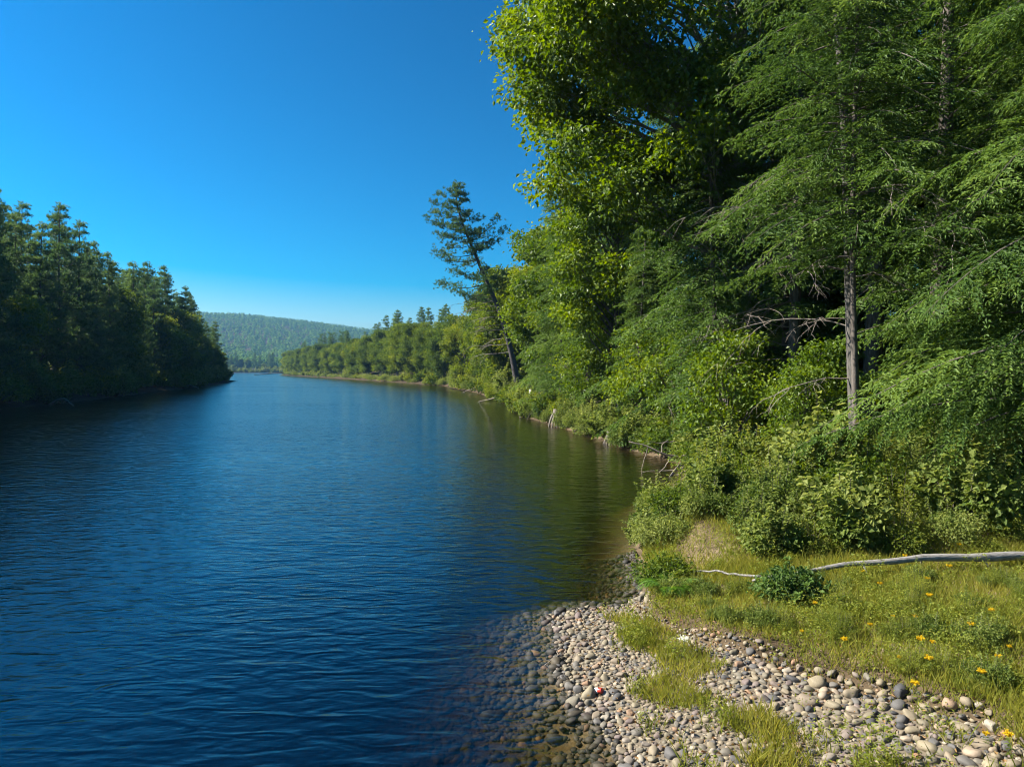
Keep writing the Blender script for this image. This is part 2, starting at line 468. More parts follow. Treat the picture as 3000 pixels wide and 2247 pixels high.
river = mb.obj('river_water', M_WATER); tag(river, kind='structure')

# ------------------------------------------------------------------ plant builders
UP = np.array([0, 0, 1.0])
def jit(rng, n, s=1.0):
    return rng.normal(0, s, (n, 3))

def bez(a, b, c, n):
    u = np.linspace(0, 1, n)[:, None]
    return (1 - u) ** 2 * np.asarray(a, float) + 2 * u * (1 - u) * np.asarray(b, float) + u ** 2 * np.asarray(c, float)

def trunk_line(rng, H, lean=(0, 0), wob=.15, n=14):
    u = np.linspace(0, 1, n)
    x = lean[0] * u + wob * np.sin(u * 5 + rng.random() * 6) * u
    y = lean[1] * u + wob * np.cos(u * 4 + rng.random() * 6) * u
    return np.stack([x, y, u * H - .35], -1)

def bare_branch(mb, rng, p0, d0, L, r0, depth=2, droop=.2, tint=.5, k=4):
    n = 7
    u = np.linspace(0, 1, n)[:, None]
    d0 = norm(d0); side = norm(np.cross(d0, UP) + 1e-6)
    P = np.asarray(p0) + d0 * L * u + side * L * rng.normal(0, .09) * u ** 2 + np.array([0, 0, -droop * L]) * u ** 2 + np.cumsum(rng.normal(0, .02 * L, (n, 3)) * (u > 0), 0)
    mb.tube(P, np.linspace(r0, r0 * .3, n), k, tint)
    if depth:
        for i in range(rng.integers(3, 7)):
            j = rng.integers(2, n)
            a = norm(P[min(j, n - 1)] - P[j - 1])
            dd = a * .7 + side * rng.choice([-1, 1]) * rng.uniform(.4, .9) + np.array([0, 0, rng.uniform(-.5, .3)])
            bare_branch(mb, rng, P[j], dd, L * rng.uniform(.25, .5), r0 * .5, depth - 1, droop, tint, 3)

def hemlock(seed, H=22, Lmax=4.5, zmin=1.5, nb=120, lat=.2, tw=.085, tl=.16, wd=.030, r0=.22, pw=.75, bark=None, face=None, dead=0, mat=None, lean=None, whorl=0.):
    rng = np.random.default_rng(seed)
    tr = MB(); br = MB(); cr = MB(); dd = MB()
    TL = trunk_line(rng, H, lean or (rng.normal(0, .3), rng.normal(0, .3)), .5 if lean else .15)
    tr.tube(TL, r0 * (1 - np.linspace(0, .93, len(TL))) + .02 + .25 * r0 * np.exp(-np.linspace(0, 1, len(TL)) * 30), 10)
    for i in range(nb):
        tt = (i + rng.random()) / nb
        z = zmin + (H - .3 - zmin) * tt ** .92
        if whorl: z = max(zmin, round(z / whorl) * whorl + rng.normal(0, .11))
        az = i * 2.39996 + rng.normal(0, .35)
        L = Lmax * (1 - tt) ** pw * rng.uniform(.42, 1.12) + .35
        if face is not None:          # fuller growth towards the light
            L *= .72 + .33 * (1 + cos(az - face)) / 2 * 1.3
        rise = rng.uniform(-.02, .32); dr = rng.uniform(.22, .58)
        h = np.array([cos(az), sin(az), 0]); sd = np.array([-sin(az), cos(az), 0])
        bx = np.interp(z, TL[:, 2], TL[:, 0]); by = np.interp(z, TL[:, 2], TL[:, 1])
        curve = rng.normal(0, .12)
        def axis(s):
            s = np.asarray(s)[..., None]
            return np.array([bx, by, z]) + h * L * s + sd * L * curve * s ** 2 + UP * L * (rise * s - dr * s ** 2)
        ss = np.linspace(0, 1, 8)
        br.tube(axis(ss), np.linspace(.008 + .007 * L, .003, 8), 4, cap=False)
        ns = max(5, int(L / lat))
        s = np.repeat((np.arange(ns) + .5) / ns, 2) + rng.normal(0, .25 / ns, ns * 2)
        s = np.clip(s, .05, .995)
        keep = rng.random(len(s)) < smooth(.0, .30, s) * .9 + .1
        sgn = np.tile([1, -1], ns)[keep]; s = s[keep]
        P = axis(s); T = norm(axis(s + .01) - axis(s - .01))
        ll = (.50 * L * (1 - s) ** .8 * smooth(0, .25, s) + .16) * rng.uniform(.6, 1.25, len(s))
        Bv = norm(np.cross(T, UP)); Nv = np.cross(Bv, T)
        ang = rng.uniform(.7, 1.25, len(s))
        ld = T * np.cos(ang)[:, None] + Bv * (np.sin(ang) * sgn)[:, None] + Nv * rng.normal(0, .26, len(s))[:, None]
        nt_ = np.maximum(3, (ll / tw).astype(int))
        idx = np.repeat(np.arange(len(s)), nt_ * 2)
        k = np.concatenate([np.repeat(np.arange(a), 2) for a in nt_]) if len(nt_) else np.zeros(0, int)
        u = (k + rng.random(len(k))) / nt_[idx]
        sg = np.where(np.arange(len(idx)) % 2 == 0, 1, -1)
        d = ld[idx]
        base = P[idx] + d * (ll[idx] * u)[:, None] - UP * (.38 * ll[idx] * u ** 2)[:, None]
        nv = norm(Nv[idx] + jit(rng, len(idx), .36))
        b2 = norm(np.cross(d, nv))
        a2 = rng.uniform(.4, 1.2, len(idx))
        td = d * np.cos(a2)[:, None] + b2 * (np.sin(a2) * sg)[:, None] - UP * rng.uniform(.0, .35, len(idx))[:, None]
        tln = tl * (1 - .45 * u) * rng.uniform(.7, 1.35, len(idx))
        tint = np.clip(.40 + rng.normal(0, .10) + .22 * (s[idx] - .5) + .16 * u + rng.normal(0, .10, len(idx)), 0, 1)
        cr.leaves(base, td, nv, tln, wd * rng.uniform(.8, 1.3, len(idx)), tint, .3, .18)
    for i in range(dead):
        az = rng.uniform(-pi, pi) if face is None else face + rng.normal(0, .8)
        z = rng.uniform(min(zmin * .35, 3), zmin + 3)
        p = [np.interp(z, TL[:, 2], TL[:, 0]), np.interp(z, TL[:, 2], TL[:, 1]), z]
        bare_branch(dd, rng, p, [cos(az), sin(az), rng.uniform(-.1, .35)], rng.uniform(1.4, 3.6), .022, 2, .28)
    out = [('trunk', tr.mesh('trunk', bark or M_BARK, True), None), ('branches', br.mesh('branches', M_BARK), 'stuff'), ('crown', cr.mesh('crown', mat or M_HEM), None)]
    if dead: out.append(('dead_twigs', dd.mesh('dead_twigs', M_DEAD), 'stuff'))
    return out

def tufts(mb, rng, P, D, n, ln, wd, tint):
    """needle tufts: n needles blades round each point, leaning along D"""
    m = len(P)
    idx = np.repeat(np.arange(m), n)
    d = norm(norm(D)[idx] * .9 + jit(rng, m * n, .55) + UP * .25)
    nv = jit(rng, m * n)
    mb.leaves(P[idx] + jit(rng, m * n, ln * .12), d, nv, ln * rng.uniform(.7, 1.3, m * n), wd, np.clip(np.asarray(tint)[idx] + rng.normal(0, .1, m * n), 0, 1), .1, 0, .5)

def pine_branch(br, cr, rng, p0, az, L, rise, nt_, ln, wd, nn=9, tint0=.45, bare=.35):
    h = np.array([cos(az), sin(az), 0]); sd = np.array([-sin(az), cos(az), 0])
    c = rng.normal(0, .15); up2 = rng.uniform(-.04, .16)
    def axis(s):
        s = np.asarray(s)[..., None]
        return np.asarray(p0) + h * L * s + sd * L * c * s ** 2 + UP * L * (rise * s + up2 * s ** 2 - .10 * np.sin(s * pi))
    br.tube(axis(np.linspace(0, 1, 7)), np.linspace(.014 + .010 * L, .008, 7), 5, cap=False)
    nc = max(3, nt_ // 8)
    s = np.clip(bare + (1 - bare) * (np.arange(nc) + rng.uniform(-.3, 1.1, nc)) / nc, 0, 1)
    sgn = rng.choice([-1, 1], nc)
    w = rng.random(nc) ** .6 * .42 * L * (1.08 - s)
    B = axis(s); T = norm(axis(s + .01) - B)
    C = B + (sd * sgn[:, None] * .85 + T * .5) * w[:, None] + UP * (rng.normal(.04, .10, nc) * (.5 + w))[:, None]
    for j in range(nc):
        br.tube(np.stack([B[j] - T[j] * w[j] * .3, (B[j] + C[j]) / 2 - UP * .04, C[j]]), [.014, .010, .006], 3, cap=False)
    idx = rng.integers(0, nc, nt_); sp = .20 + .06 * L
    P = C[idx] + jit(rng, nt_, 1) * np.array([sp, sp, sp * .42])
    D = norm(T[idx] * .7 + jit(rng, nt_, .35) + sd * sgn[idx][:, None] * .5 + UP * .55)
    tint = np.clip(tint0 + rng.normal(0, .08, nc)[idx] + rng.normal(0, .08, nt_), 0, 1)
    tufts(cr, rng, P, D, nn, ln, wd, tint)

def pine(seed, H=25, Lmax=4.0, zmin=7, nw=17, per=5, ln=.34, wd=.055, nt_=46, nn=9, pw=.6, r0=.26, lean=(0, 0), flat=False):
    rng = np.random.default_rng(seed)
    tr = MB(); br = MB(); cr = MB()
    TL = trunk_line(rng, H, lean, .25)
    tr.tube(TL, r0 * (1 - np.linspace(0, .92, len(TL))) + .02, 8)
    for i in range(nw):
        tt = (i + .5) / nw
        z = zmin + (H - .4 - zmin) * tt
        for j in range(per):
            az = i * 1.3 + j * 2 * pi / per + rng.normal(0, .25)
            prof = (1 - tt) ** pw if not flat else (1 - abs(tt - .55) * 1.1)
            L = Lmax * prof * rng.uniform(.55, 1.2) + .4
            if rng.random() < .10: continue
            zz = z + rng.normal(0, .25)
            p0 = [np.interp(zz, TL[:, 2], TL[:, 0]), np.interp(zz, TL[:, 2], TL[:, 1]), zz]
            pine_branch(br, cr, rng, p0, az, L, rng.uniform(-.05, .2) + .35 * tt, max(8, int(nt_ * L / Lmax)), ln, wd, nn, .38 + .2 * tt + rng.normal(0, .08), rng.uniform(.15, .35))
    top = TL[-1]
    tufts(cr, rng, top + jit(rng, 10, .25) * [1, 1, 1.6], np.tile(UP, (10, 1)), nn, ln, wd, np.full(10, .6))
    return [('trunk', tr.mesh('trunk', M_PBARK, True), None), ('branches', br.mesh('branches', M_PBARK), 'stuff'), ('crown', cr.mesh('crown', M_PINE), None)]

def broadleaf(seed, H=18, R=5, zb=3, boughs=38, clus=34, per=22, leaf=.17, lean=(0, 0), r0=.24, mat=None, bark=None, cs=.42, flat=.6, bias=None, center=None, rs=1.0):
    rng = np.random.default_rng(seed)
    tr = MB(); br = MB(); cr = MB()
    TL = trunk_line(rng, H * .82, lean, .3)
    tr.tube(TL, r0 * (1 - np.linspace(0, .85, len(TL))) + .02 + .3 * r0 * np.exp(-np.linspace(0, 1, len(TL)) * 25), 9)
    cz = (zb + H) / 2; rz = (H - zb) / 2
    ctr = np.array([lean[0] * .7, lean[1] * .7, cz]) if center is None else np.asarray(center, float)
    for i in range(boughs):
        d = norm(rng.normal(0, 1, 3))
        if bias is not None: d = norm(d + np.asarray(bias) * rng.random())
        rad = rng.uniform(.55, .95)
        c = ctr + d * np.array([R, R, rz]) * rad
        if c[2] < zb: c[2] = zb + rng.random()
        rb = R * rng.uniform(.22, .38) * rs
        hd = np.hypot(*(c[:2] - ctr[:2]))
        za = np.clip(c[2] - hd * rng.uniform(.35, .8) - 1, zb * .6, H * .78)
        a = np.array([np.interp(za, TL[:, 2], TL[:, 0]), np.interp(za, TL[:, 2], TL[:, 1]), za])
        m_ = (a + c) / 2 + np.array([0, 0, rng.uniform(-.2, .8)])
        limb = bez(a, m_, c, 8)
        br.tube(limb, np.linspace(.02 + .011 * np.linalg.norm(c - a), .016, 8), 5, cap=False)
        cc = norm(rng.normal(0, 1, (clus, 3))) * (rng.random((clus, 1)) ** .45) * rb * np.array([1, 1, flat]) + c
        for j in range(0, clus, 4):
            q = limb[rng.integers(4, 8)]
            br.tube(bez(q, (q + cc[j]) / 2 + jit(rng, 1, .1)[0], cc[j], 4), [.014, .011, .008, .004], 3, cap=False)
        idx = np.repeat(np.arange(clus), per)
        n = len(idx)
        P = cc[idx] + jit(rng, n, 1) * np.array([cs, cs, cs * .6])
        out = norm(P - c)
        D = norm(out * .6 + jit(rng, n, .6) - UP * .25)
        N = norm(UP * .55 + out * .45 + jit(rng, n, .6))
        tint = np.clip(.42 + rng.normal(0, .15) + rng.normal(0, .10, clus)[idx] + rng.normal(0, .10, n) + .10 * out[:, 2], 0, 1)
        s = leaf * rng.uniform(.65, 1.25, n)
        cr.leaves(P, D, N, s, s * .72, tint, .22, .1, .5)
    bk = bark or M_GREY
    return [('trunk', tr.mesh('trunk', bk, True), None), ('branches', br.mesh('branches', bk), 'stuff'), ('crown', cr.mesh('crown', mat or M_BROAD), None)]

def shrub(seed, R=.7, Hh=.8, n=3200, leaf=.055, mat=None, lumps=9, ar=.6, shoots=16):
    rng = np.random.default_rng(seed)
    st = MB(); fo = MB()
    lc = norm(rng.normal(0, 1, (lumps, 3))) * np.array([R * .6, R * .6, Hh * .38]) ; lc[:, 2] = np.abs(lc[:, 2]) + Hh * .25
    for c in lc:
        st.tube(bez([c[0] * .15, c[1] * .15, -.1], [c[0] * .5, c[1] * .5, c[2] * .7], c + [0, 0, Hh * .15], 5), np.linspace(.012, .004, 5), 4, cap=False)
    lr = R * rng.uniform(.28, .55, lumps)
    idx = rng.choice(lumps, n, p=lr ** 2 / (lr ** 2).sum())
    rad = lr[idx][:, None]
    d = norm(rng.normal(0, 1, (n, 3))); rr = rng.random((n, 1)) ** .4
    P = lc[idx] + d * rr * rad * np.array([1, 1, .8 * Hh / R])
    P[:, 2] = np.maximum(P[:, 2], rng.uniform(.0, .12, n))
    D = norm(d * .7 + jit(rng, n, .6)); N = norm(UP * .9 + d * .4 + jit(rng, n, .45))
    tint = np.clip(.45 + rng.normal(0, .16, lumps)[idx] + rng.normal(0, .12, n), 0, 1)
    s = leaf * rng.uniform(.5, 1.4, n)
    fo.leaves(P, D, N, s, s * ar, tint, .2, .1, .5)
    for i in range(shoots):                 # young shoots standing out of the mass
        a = rng.uniform(0, 2 * pi); q = rng.uniform(.1, 1.05) * R
        b0 = np.array([cos(a) * q * .6, sin(a) * q * .6, Hh * .2]); tip = np.array([cos(a) * q * 1.15, sin(a) * q * 1.15, Hh * rng.uniform(.8, 1.55) * (1.1 - .5 * q / R)])
        C = bez(b0, (b0 + tip) / 2 + UP * Hh * .15, tip, 14)
        st.tube(C[::3], np.linspace(.007, .002, len(C[::3])), 3, cap=False)
        Pq = np.repeat(C[3:], 3, 0); m_ = len(Pq); h_ = jit(rng, m_) * [1, 1, .35]
        s = leaf * rng.uniform(.8, 1.5, m_)
        fo.leaves(Pq, h_, UP + jit(rng, m_, .35), s, s * ar, np.clip(rng.normal(.62, .12) + rng.normal(0, .1, m_), 0, 1), .2, .15, .5)
    return [('stems', st.mesh('stems', M_BARK), 'stuff'), ('foliage', fo.mesh('foliage', mat or M_SHRUB), None)]

def fern(seed, n=11, L=.75):
    rng = np.random.default_rng(seed)
    st = MB(); fo = MB()
    for i in range(n):
        az = i * 2 * pi / n + rng.normal(0, .2); l = L * rng.uniform(.75, 1.15)
        h = np.array([cos(az), sin(az), 0]); sd = np.array([-sin(az), cos(az), 0])
        C = bez([0, 0, 0], h * l * .45 + UP * l * .75, h * l + UP * l * .32, 26)
        st.tube(C[::3], np.linspace(.006, .002, len(C[::3])), 3, cap=False)
        T = norm(np.gradient(C, axis=0))
        for sg in (1, -1):
            ln = .30 * l * np.sin(np.linspace(.25, pi, 26) ** .9) + .015
            fo.leaves(C, T * .35 + sd * sg - UP * .1, np.cross(T, sd * 1.0) + jit(rng, 26, .1), ln, .020 * l / .75, np.clip(rng.normal(.5, .15, 26), 0, 1), .2, .15, .35)
    return [('stalks', st.mesh('stalks', M_FERN), 'stuff'), ('fronds', fo.mesh('fronds', M_FERN), None)]

# ------------------------------------------------------------------ gravel bar and its stones
def octa():
    v = [(1, 0, 0), (-1, 0, 0), (0, 1, 0), (0, -1, 0), (0, 0, 1), (0, 0, -1)]
    f = [(0, 2, 4), (2, 1, 4), (1, 3, 4), (3, 0, 4), (2, 0, 5), (1, 2, 5), (3, 1, 5), (0, 3, 5)]
    return np.array(v, float), f
def subdiv(v, f):
    v = [tuple(x) for x in v]; c = {}; out = []
    def mid(a, b):
        k = (min(a, b), max(a, b))
        if k not in c:
            p = norm((np.array(v[a]) + np.array(v[b])) / 2); v.append(tuple(p)); c[k] = len(v) - 1
        return c[k]
    for a, b, d in f:
        x, y, z = mid(a, b), mid(b, d), mid(d, a)
        out += [(a, x, z), (x, b, y), (z, y, d), (x, y, z)]
    return np.array(v), out
O1 = subdiv(*octa()); O2 = subdiv(*O1); O3 = subdiv(*O2)

def stone_mesh(seed):
    rng = np.random.default_rng(seed)
    v, f = O3
    v = np.sign(v) * np.abs(v) ** rng.uniform(.75, 1.0)
    v = v * np.array([1, rng.uniform(.62, .9), rng.uniform(.42, .68)])
    k = rng.normal(0, 1, (4, 3)); a = rng.uniform(.03, .09, 4)
    for i in range(4):
        v = v * (1 + a[i] * np.sin(v @ k[i] * 2.2 + rng.random() * 6))[:, None]
    for i in range(rng.integers(1, 6)):      # a worn facet
        nn = norm(rng.normal(0, 1, 3)); lim = rng.uniform(.5, .72)
        q = np.maximum(v @ nn - lim, 0); v = v - q[:, None] * nn * .8
    mb = MB(); mb.add(v, None, f)
    return mb.mesh('stone', M_STONE, True)
STONES = [stone_mesh(100 + i) for i in range(14)]

gx = np.arange(.2, 8, .1); gy = np.arange(3.2, 13.0, .1)
X, Y = np.meshgrid(gx, gy)
dd_ = shore(X, Y).reshape(X.shape); ee_ = turf(X, Y).reshape(X.shape)
ok = (dd_ > .02) & (ee_ < -.08)
nx = len(gx); I = np.arange(X.size).reshape(X.shape)
cell = ok[:-1, :-1] & ok[1:, :-1] & ok[:-1, 1:] & ok[1:, 1:]
q = np.stack([I[:-1, :-1], I[:-1, 1:], I[1:, 1:], I[1:, :-1]], -1)[cell]
mb = MB(); mb.add(np.stack([X, Y, height(X, Y) + .012], -1), q)
m_sand = plain_mat('gravel_sand', (.13, .105, .07), .95)
gravel_bar = mb.obj('gravel_bar', m_sand, None, True); tag(gravel_bar, kind='structure')


def tongue(x, y):
    """where grass and herbs grow through the gravel"""
    n = fbm(x * 2.2 + 31, y * 2.2 + 7, 3) - .45
    w = np.zeros(np.shape(x))
    for cx, cy_, rx, ry in [(2.25, 9.4, .48, 1.0), (2.0, 8.6, .45, .5), (2.72, 7.6, .32, .6), (2.2, 10.5, .5, .55), (2.55, 6.9, .45, .3), (1.72, 11.0, .3, .25), (3.5, 6.75, .2, .15)]:
        w = np.maximum(w, smooth(1.25, .75, np.hypot((x - cx) / rx, (y - cy_) / ry) - n * 1.6))
    return w
def size_field(x, y):
    """typical stone diameter: coarse at the near corner and by the turf, finer in the middle"""
    a = .043 + .026 * smooth(2.2, 3.8, x) * smooth(10.0, 8.0, y) + .014 * smooth(1.5, .8, x)
    return a * (.75 + .6 * fbm(x * 1.3 + 40, y * 1.3, 2))
rng = np.random.default_rng(21)
N = 90000
px = rng.uniform(.4, 5.4, N); py = rng.uniform(4.3, 12.4, N)
d = shore(px, py); e = turf(px, py)
grassy = tongue(px, py)
okm = (d > -.12) & (e < .12)
px, py, d, grassy = px[okm], py[okm], d[okm], grassy[okm]
sz = size_field(px, py) * np.exp(rng.normal(0, .38, len(px)))
order = np.argsort(-sz)
taken = {}; big = []
for i in order:
    s = sz[i] * .46
    if s < .014 or len(big) > 6000: break
    c = (int(px[i] // .3), int(py[i] // .3)); hit = False
    for a in (-1, 0, 1):
        for b in (-1, 0, 1):
            for (x, y, r) in taken.get((c[0] + a, c[1] + b), ()):
                if (x - px[i]) ** 2 + (y - py[i]) ** 2 < ((r + s) * .86) ** 2: hit = True; break
            if hit: break
        if hit: break
    if hit or (grassy[i] > .5 and rng.random() < .75): continue
    taken.setdefault(c, []).append((px[i], py[i], s)); big.append((px[i], py[i], s))
# what shows largest: size over distance
big.sort(key=lambda b: -b[2] / math.hypot(b[0], b[1]))
zz = height(np.array([b[0] for b in big]), np.array([b[1] for b in big]))
rest = []
n_single = 0
for (x, y, s), z in zip(big, zz):
    ang = math.atan2(x, y)
    if n_single < 300 and abs(ang) < radians(35.6) and y > 6.9:
        o = bpy.data.objects.new('stone', STONES[rng.integers(0, len(STONES))])
        COL.objects.link(o); o.parent = gravel_bar
        o.location = (x, y, z + s * .30)
        o.scale = (s * rng.uniform(1, 1.25), s * rng.uniform(.95, 1.1), s * rng.uniform(.9, 1.25))
        o.rotation_euler = (rng.normal(0, .22), rng.normal(0, .22), rng.uniform(0, 6.28))
        n_single += 1
    else:
        rest.append((x, y, z, s))

def scatter_stones(name, rows, parent, zoff=.3, shp=O1, mat=None):
    rng = np.random.default_rng(len(rows))
    v, f = shp
    f = np.array(f); R = np.asarray(rows, float); n = len(R)
    a = rng.uniform(0, 6.28, n); sx = rng.uniform(.95, 1.25, n); sy = rng.uniform(.65, .95, n); szz = rng.uniform(.45, .75, n)
    pw_ = rng.uniform(.8, 1.0, (n, 1, 1))
    u = np.sign(v)[None] * np.abs(v)[None] ** pw_ * (1 + rng.normal(0, .07, (n, len(v), 1)))
    x = u[..., 0] * sx[:, None]; y = u[..., 1] * sy[:, None]; z = u[..., 2] * szz[:, None]
    ti = rng.normal(0, .2, (n, 1)); z = z + x * ti
    P = np.stack([x * np.cos(a)[:, None] - y * np.sin(a)[:, None], x * np.sin(a)[:, None] + y * np.cos(a)[:, None], z], -1) * R[:, 3][:, None, None]
    P = P + np.stack([R[:, 0], R[:, 1], R[:, 2] + R[:, 3] * zoff], -1)[:, None]
    F = (f[None] + (np.arange(n) * len(v))[:, None, None]).reshape(-1, 3)
    mb = MB(); mb.add(P.reshape(-1, 3), None, F, np.repeat(rng.random(n), len(v)))
    return mb.obj(name, mat or M_GRAVEL, parent, True, 'stuff')
scatter_stones('cobbles', [r for r in rest if r[3] > .036], gravel_bar, .3, O2)
scatter_stones('small_stones', [r for r in rest if r[3] <= .036], gravel_bar, .35, O1)
# pebbles in between
sel = rng.random(len(px)) < .34
gxx, gyy, gg = px[sel], py[sel], grassy[sel]
keep = ~((gg > .5) & (rng.random(len(gxx)) < .7))
gxx, gyy = gxx[keep], gyy[keep]
gs = rng.uniform(.007, .018, len(gxx))
gz = height(gxx, gyy)
scatter_stones('pebbles', np.stack([gxx, gyy, gz, gs], -1)[:5200], gravel_bar, .5)
# stones under the shallow water
N = 20000
ux = rng.uniform(-4.2, 2.8, N); uy = rng.uniform(4.8, 15.5, N)
d = shore(ux, uy); k = (d < -.02) & (d > -3.2) & (rng.random(N) < np.exp(d * .25))
ux, uy = ux[k], uy[k]
us = .036 * np.exp(rng.normal(0, .42, len(ux)))
scatter_stones('riverbed_stones', np.stack([ux, uy, height(ux, uy), us], -1)[:7200], None, .25, O1, M_BED)
bpy.data.objects['riverbed_stones']['label'] = 'brown stones lying under the shallow water along the gravel bar'
bpy.data.objects['riverbed_stones']['category'] = 'stones'

# ------------------------------------------------------------------ labels for the many alike
ORD = ['first', 'second', 'third', 'fourth', 'fifth', 'sixth', 'seventh', 'eighth', 'ninth', 'tenth', 'eleventh', 'twelfth', 'thirteenth', 'fourteenth', 'fifteenth', 'sixteenth', 'seventeenth', 'eighteenth', 'nineteenth']
TENS = ['', '', 'twenty', 'thirty', 'forty', 'fifty', 'sixty', 'seventy', 'eighty', 'ninety']
def ordinal(n):
    if n >= 100: return 'hundredth' if n == 100 else 'hundred-and-' + ordinal(n - 100)
    if n < 20: return ORD[n - 1]
    a, b = divmod(n, 10)
    return {2: 'twentieth', 3: 'thirtieth', 4: 'fortieth', 5: 'fiftieth', 6: 'sixtieth', 7: 'seventieth', 8: 'eightieth', 9: 'ninetieth'}[a] if b == 0 else TENS[a] + '-' + ORD[b - 1]
def number_labels(objs, text, key):
    """text holds one {} for the ordinal; key orders the things as one would count them"""
    for i, o in enumerate(sorted(objs, key=key)):
        o['label'] = text.format(ordinal(i + 1))

# ------------------------------------------------------------------ tree prototypes
HEM_A = hemlock(1, H=21, Lmax=4.3, zmin=1.0, nb=210, lat=.12, tw=.072, tl=.15, wd=.034, face=pi, whorl=.95)
HEM_B = hemlock(2, H=25, Lmax=5.0, zmin=1.2, nb=190, lat=.19, tw=.11, tl=.25, wd=.055, face=pi, dead=14, whorl=1.0)
HEM_C = hemlock(3, H=24, Lmax=4.6, zmin=.6, nb=190, lat=.21, tw=.13, tl=.27, wd=.07, face=pi, dead=8, whorl=.9)
HEM_T = hemlock(4, H=24, Lmax=4.2, zmin=5.2, nb=110, face=-2.4, lat=.17, tw=.09, tl=.17, wd=.034, r0=.145, lean=(-1.5, .3), bark=M_GREYB, dead=12)
HEM_D = hemlock(5, H=26, Lmax=4.6, zmin=9.0, nb=90, lat=.28, tw=.15, tl=.26, wd=.07, r0=.36)
HEM_X = hemlock(7, H=25, Lmax=4.4, zmin=10.5, nb=85, lat=.22, tw=.12, tl=.22, wd=.055, r0=.24, dead=22, face=pi)
HEM_U = hemlock(9, H=15, Lmax=2.7, zmin=5.4, nb=120, lat=.16, tw=.085, tl=.16, wd=.032, r0=.075, face=-2.2)
HEM_N = hemlock(8, H=16.5, Lmax=2.3, zmin=.8, nb=150, lat=.15, tw=.09, tl=.18, wd=.045, r0=.11, pw=.6)
OAK = broadleaf(11, H=23, R=7.5, zb=9, boughs=92, clus=28, per=26, leaf=.215, r0=.30, mat=M_OAK, cs=.30, rs=.72, bias=(-.9, -.2, 0), center=(-3.2, 0, 15.5))
MAPLE = broadleaf(12, H=15, R=4.2, zb=2.5, boughs=60, clus=26, per=18, leaf=.24, r0=.18, mat=M_OAK, cs=.32, bark=M_GREYB)
BR_A = broadleaf(13, H=17, R=5.2, zb=1.2, boughs=58, clus=32, per=15, leaf=.36, mat=M_BROAD, cs=.5)
BR_B = broadleaf(14, H=14, R=4.6, zb=.8, boughs=52, clus=32, per=15, leaf=.35, mat=M_BROAD, cs=.48)
BR_C = broadleaf(15, H=20, R=5.0, zb=2.0, boughs=60, clus=32, per=14, leaf=.38, mat=M_BROAD, cs=.55)
PI_A = pine(21, H=26, Lmax=4.8, zmin=4, nw=20, per=6, nt_=66, nn=9, ln=.40, wd=.075, pw=.68)
PI_B = pine(22, H=24, Lmax=4.4, zmin=2, nw=19, per=6, nt_=66, nn=9, ln=.40, wd=.075, pw=.8)
PI_C = pine(23, H=28, Lmax=4.4, zmin=12, nw=13, flat=True, pw=.5, nt_=46, ln=.38, wd=.075)

def tree(proto, name, x, y, rz=0., sc=1., label=None, group=None, tilt=(0, 0)):
    return place(proto, name, (x, y, hz(x, y) - .05), rz, sc, label, 'tree', group, tilt)

# ---- near right bank, one by one
tree(HEM_A, 'hemlock_tree', 12.0, 14.7, 0.1, 1.0, 'bright green hemlock spreading feathery branches above the shrubs behind the log')
tree(HEM_T, 'hemlock_tree', 9.4, 19.2, 0.0, 1.0, 'tall grey slender hemlock trunk rising from the shrubs at the forest edge')
tree(HEM_U, 'hemlock_tree', 8.74, 17.9, 0, 1.0, 'thin hemlock with a high crown right before the tall grey trunk')
tree(HEM_D, 'hemlock_tree', 13.4, 26.5, 2.0, 1.0, 'massive dark hemlock trunk in the shaded gap of the forest')
tree(HEM_X, 'hemlock_tree', 10.6, 26.6, .2, 1.0, 'hemlock bare below, bristling with pale dead branches in front of the dark gap')
tree(HEM_N, 'hemlock_tree', 8.0, 27.6, .2, 1.0, 'slim young hemlock rising like a column at the cove')
tree(HEM_N, 'hemlock_tree', 7.2, 41.0, 2.2, .8, 'small slim hemlock at the water between cove and stumps')
tree(OAK, 'oak_tree', 10.2, 30.5, 0.0, 1.0, 'big yellow-green oak with glossy leaves reaching high over the water')
tree(HEM_B, 'hemlock_tree', 11.2, 29.0, -0.2, .92, 'hemlock with bare dead twigs standing beneath the big oak')
tree(HEM_C, 'hemlock_tree', 9.6, 36.0, .3, .95, 'drooping hemlock on the bank just past the cove driftwood')
tree(HEM_B, 'hemlock_tree', 9.4, 43.0, .5, .92, 'drooping hemlock with dead twigs between the cove and the stumps')
tree(MAPLE, 'maple_tree', 6.9, 46.0, 0, 1.05, 'yellow-green maple squeezed between hemlocks on the sunny bank')
tree(HEM_C, 'hemlock_tree', 7.0, 51.0, -.3, 1.0, 'dense hemlock hanging over the root stumps')
tree(HEM_B, 'hemlock_tree', 5.8, 60.0, .2, .95, 'tall hemlock just past the root stumps')
tree(HEM_C, 'hemlock_tree', 4.6, 70.0, .1, .9, 'hemlock beyond the stumps, closest but one to the leaning pine')
tree(HEM_C, 'hemlock_tree', 4.4, 82.0, -.2, .8, 'dark hemlock growing right beside the leaning pine')

tree(BR_C, 'broadleaf_tree', 5.2, 79.0, .4, .98, 'tall leafy tree crowding the leaning pine from the near side')
tree(MAPLE, 'maple_tree', 4.2, 67.0, 1.4, 1.15, 'slender yellow-green maple just before the leaning pine')
tree(BR_A, 'broadleaf_tree', -1.2, 103.5, .8, .88, 'yellow-green tree leaning to the water just beyond the leaning pine')
tree(HEM_C, 'hemlock_tree', 4.0, 57.0, 2.4, .95, 'full green hemlock right above the low root stump')
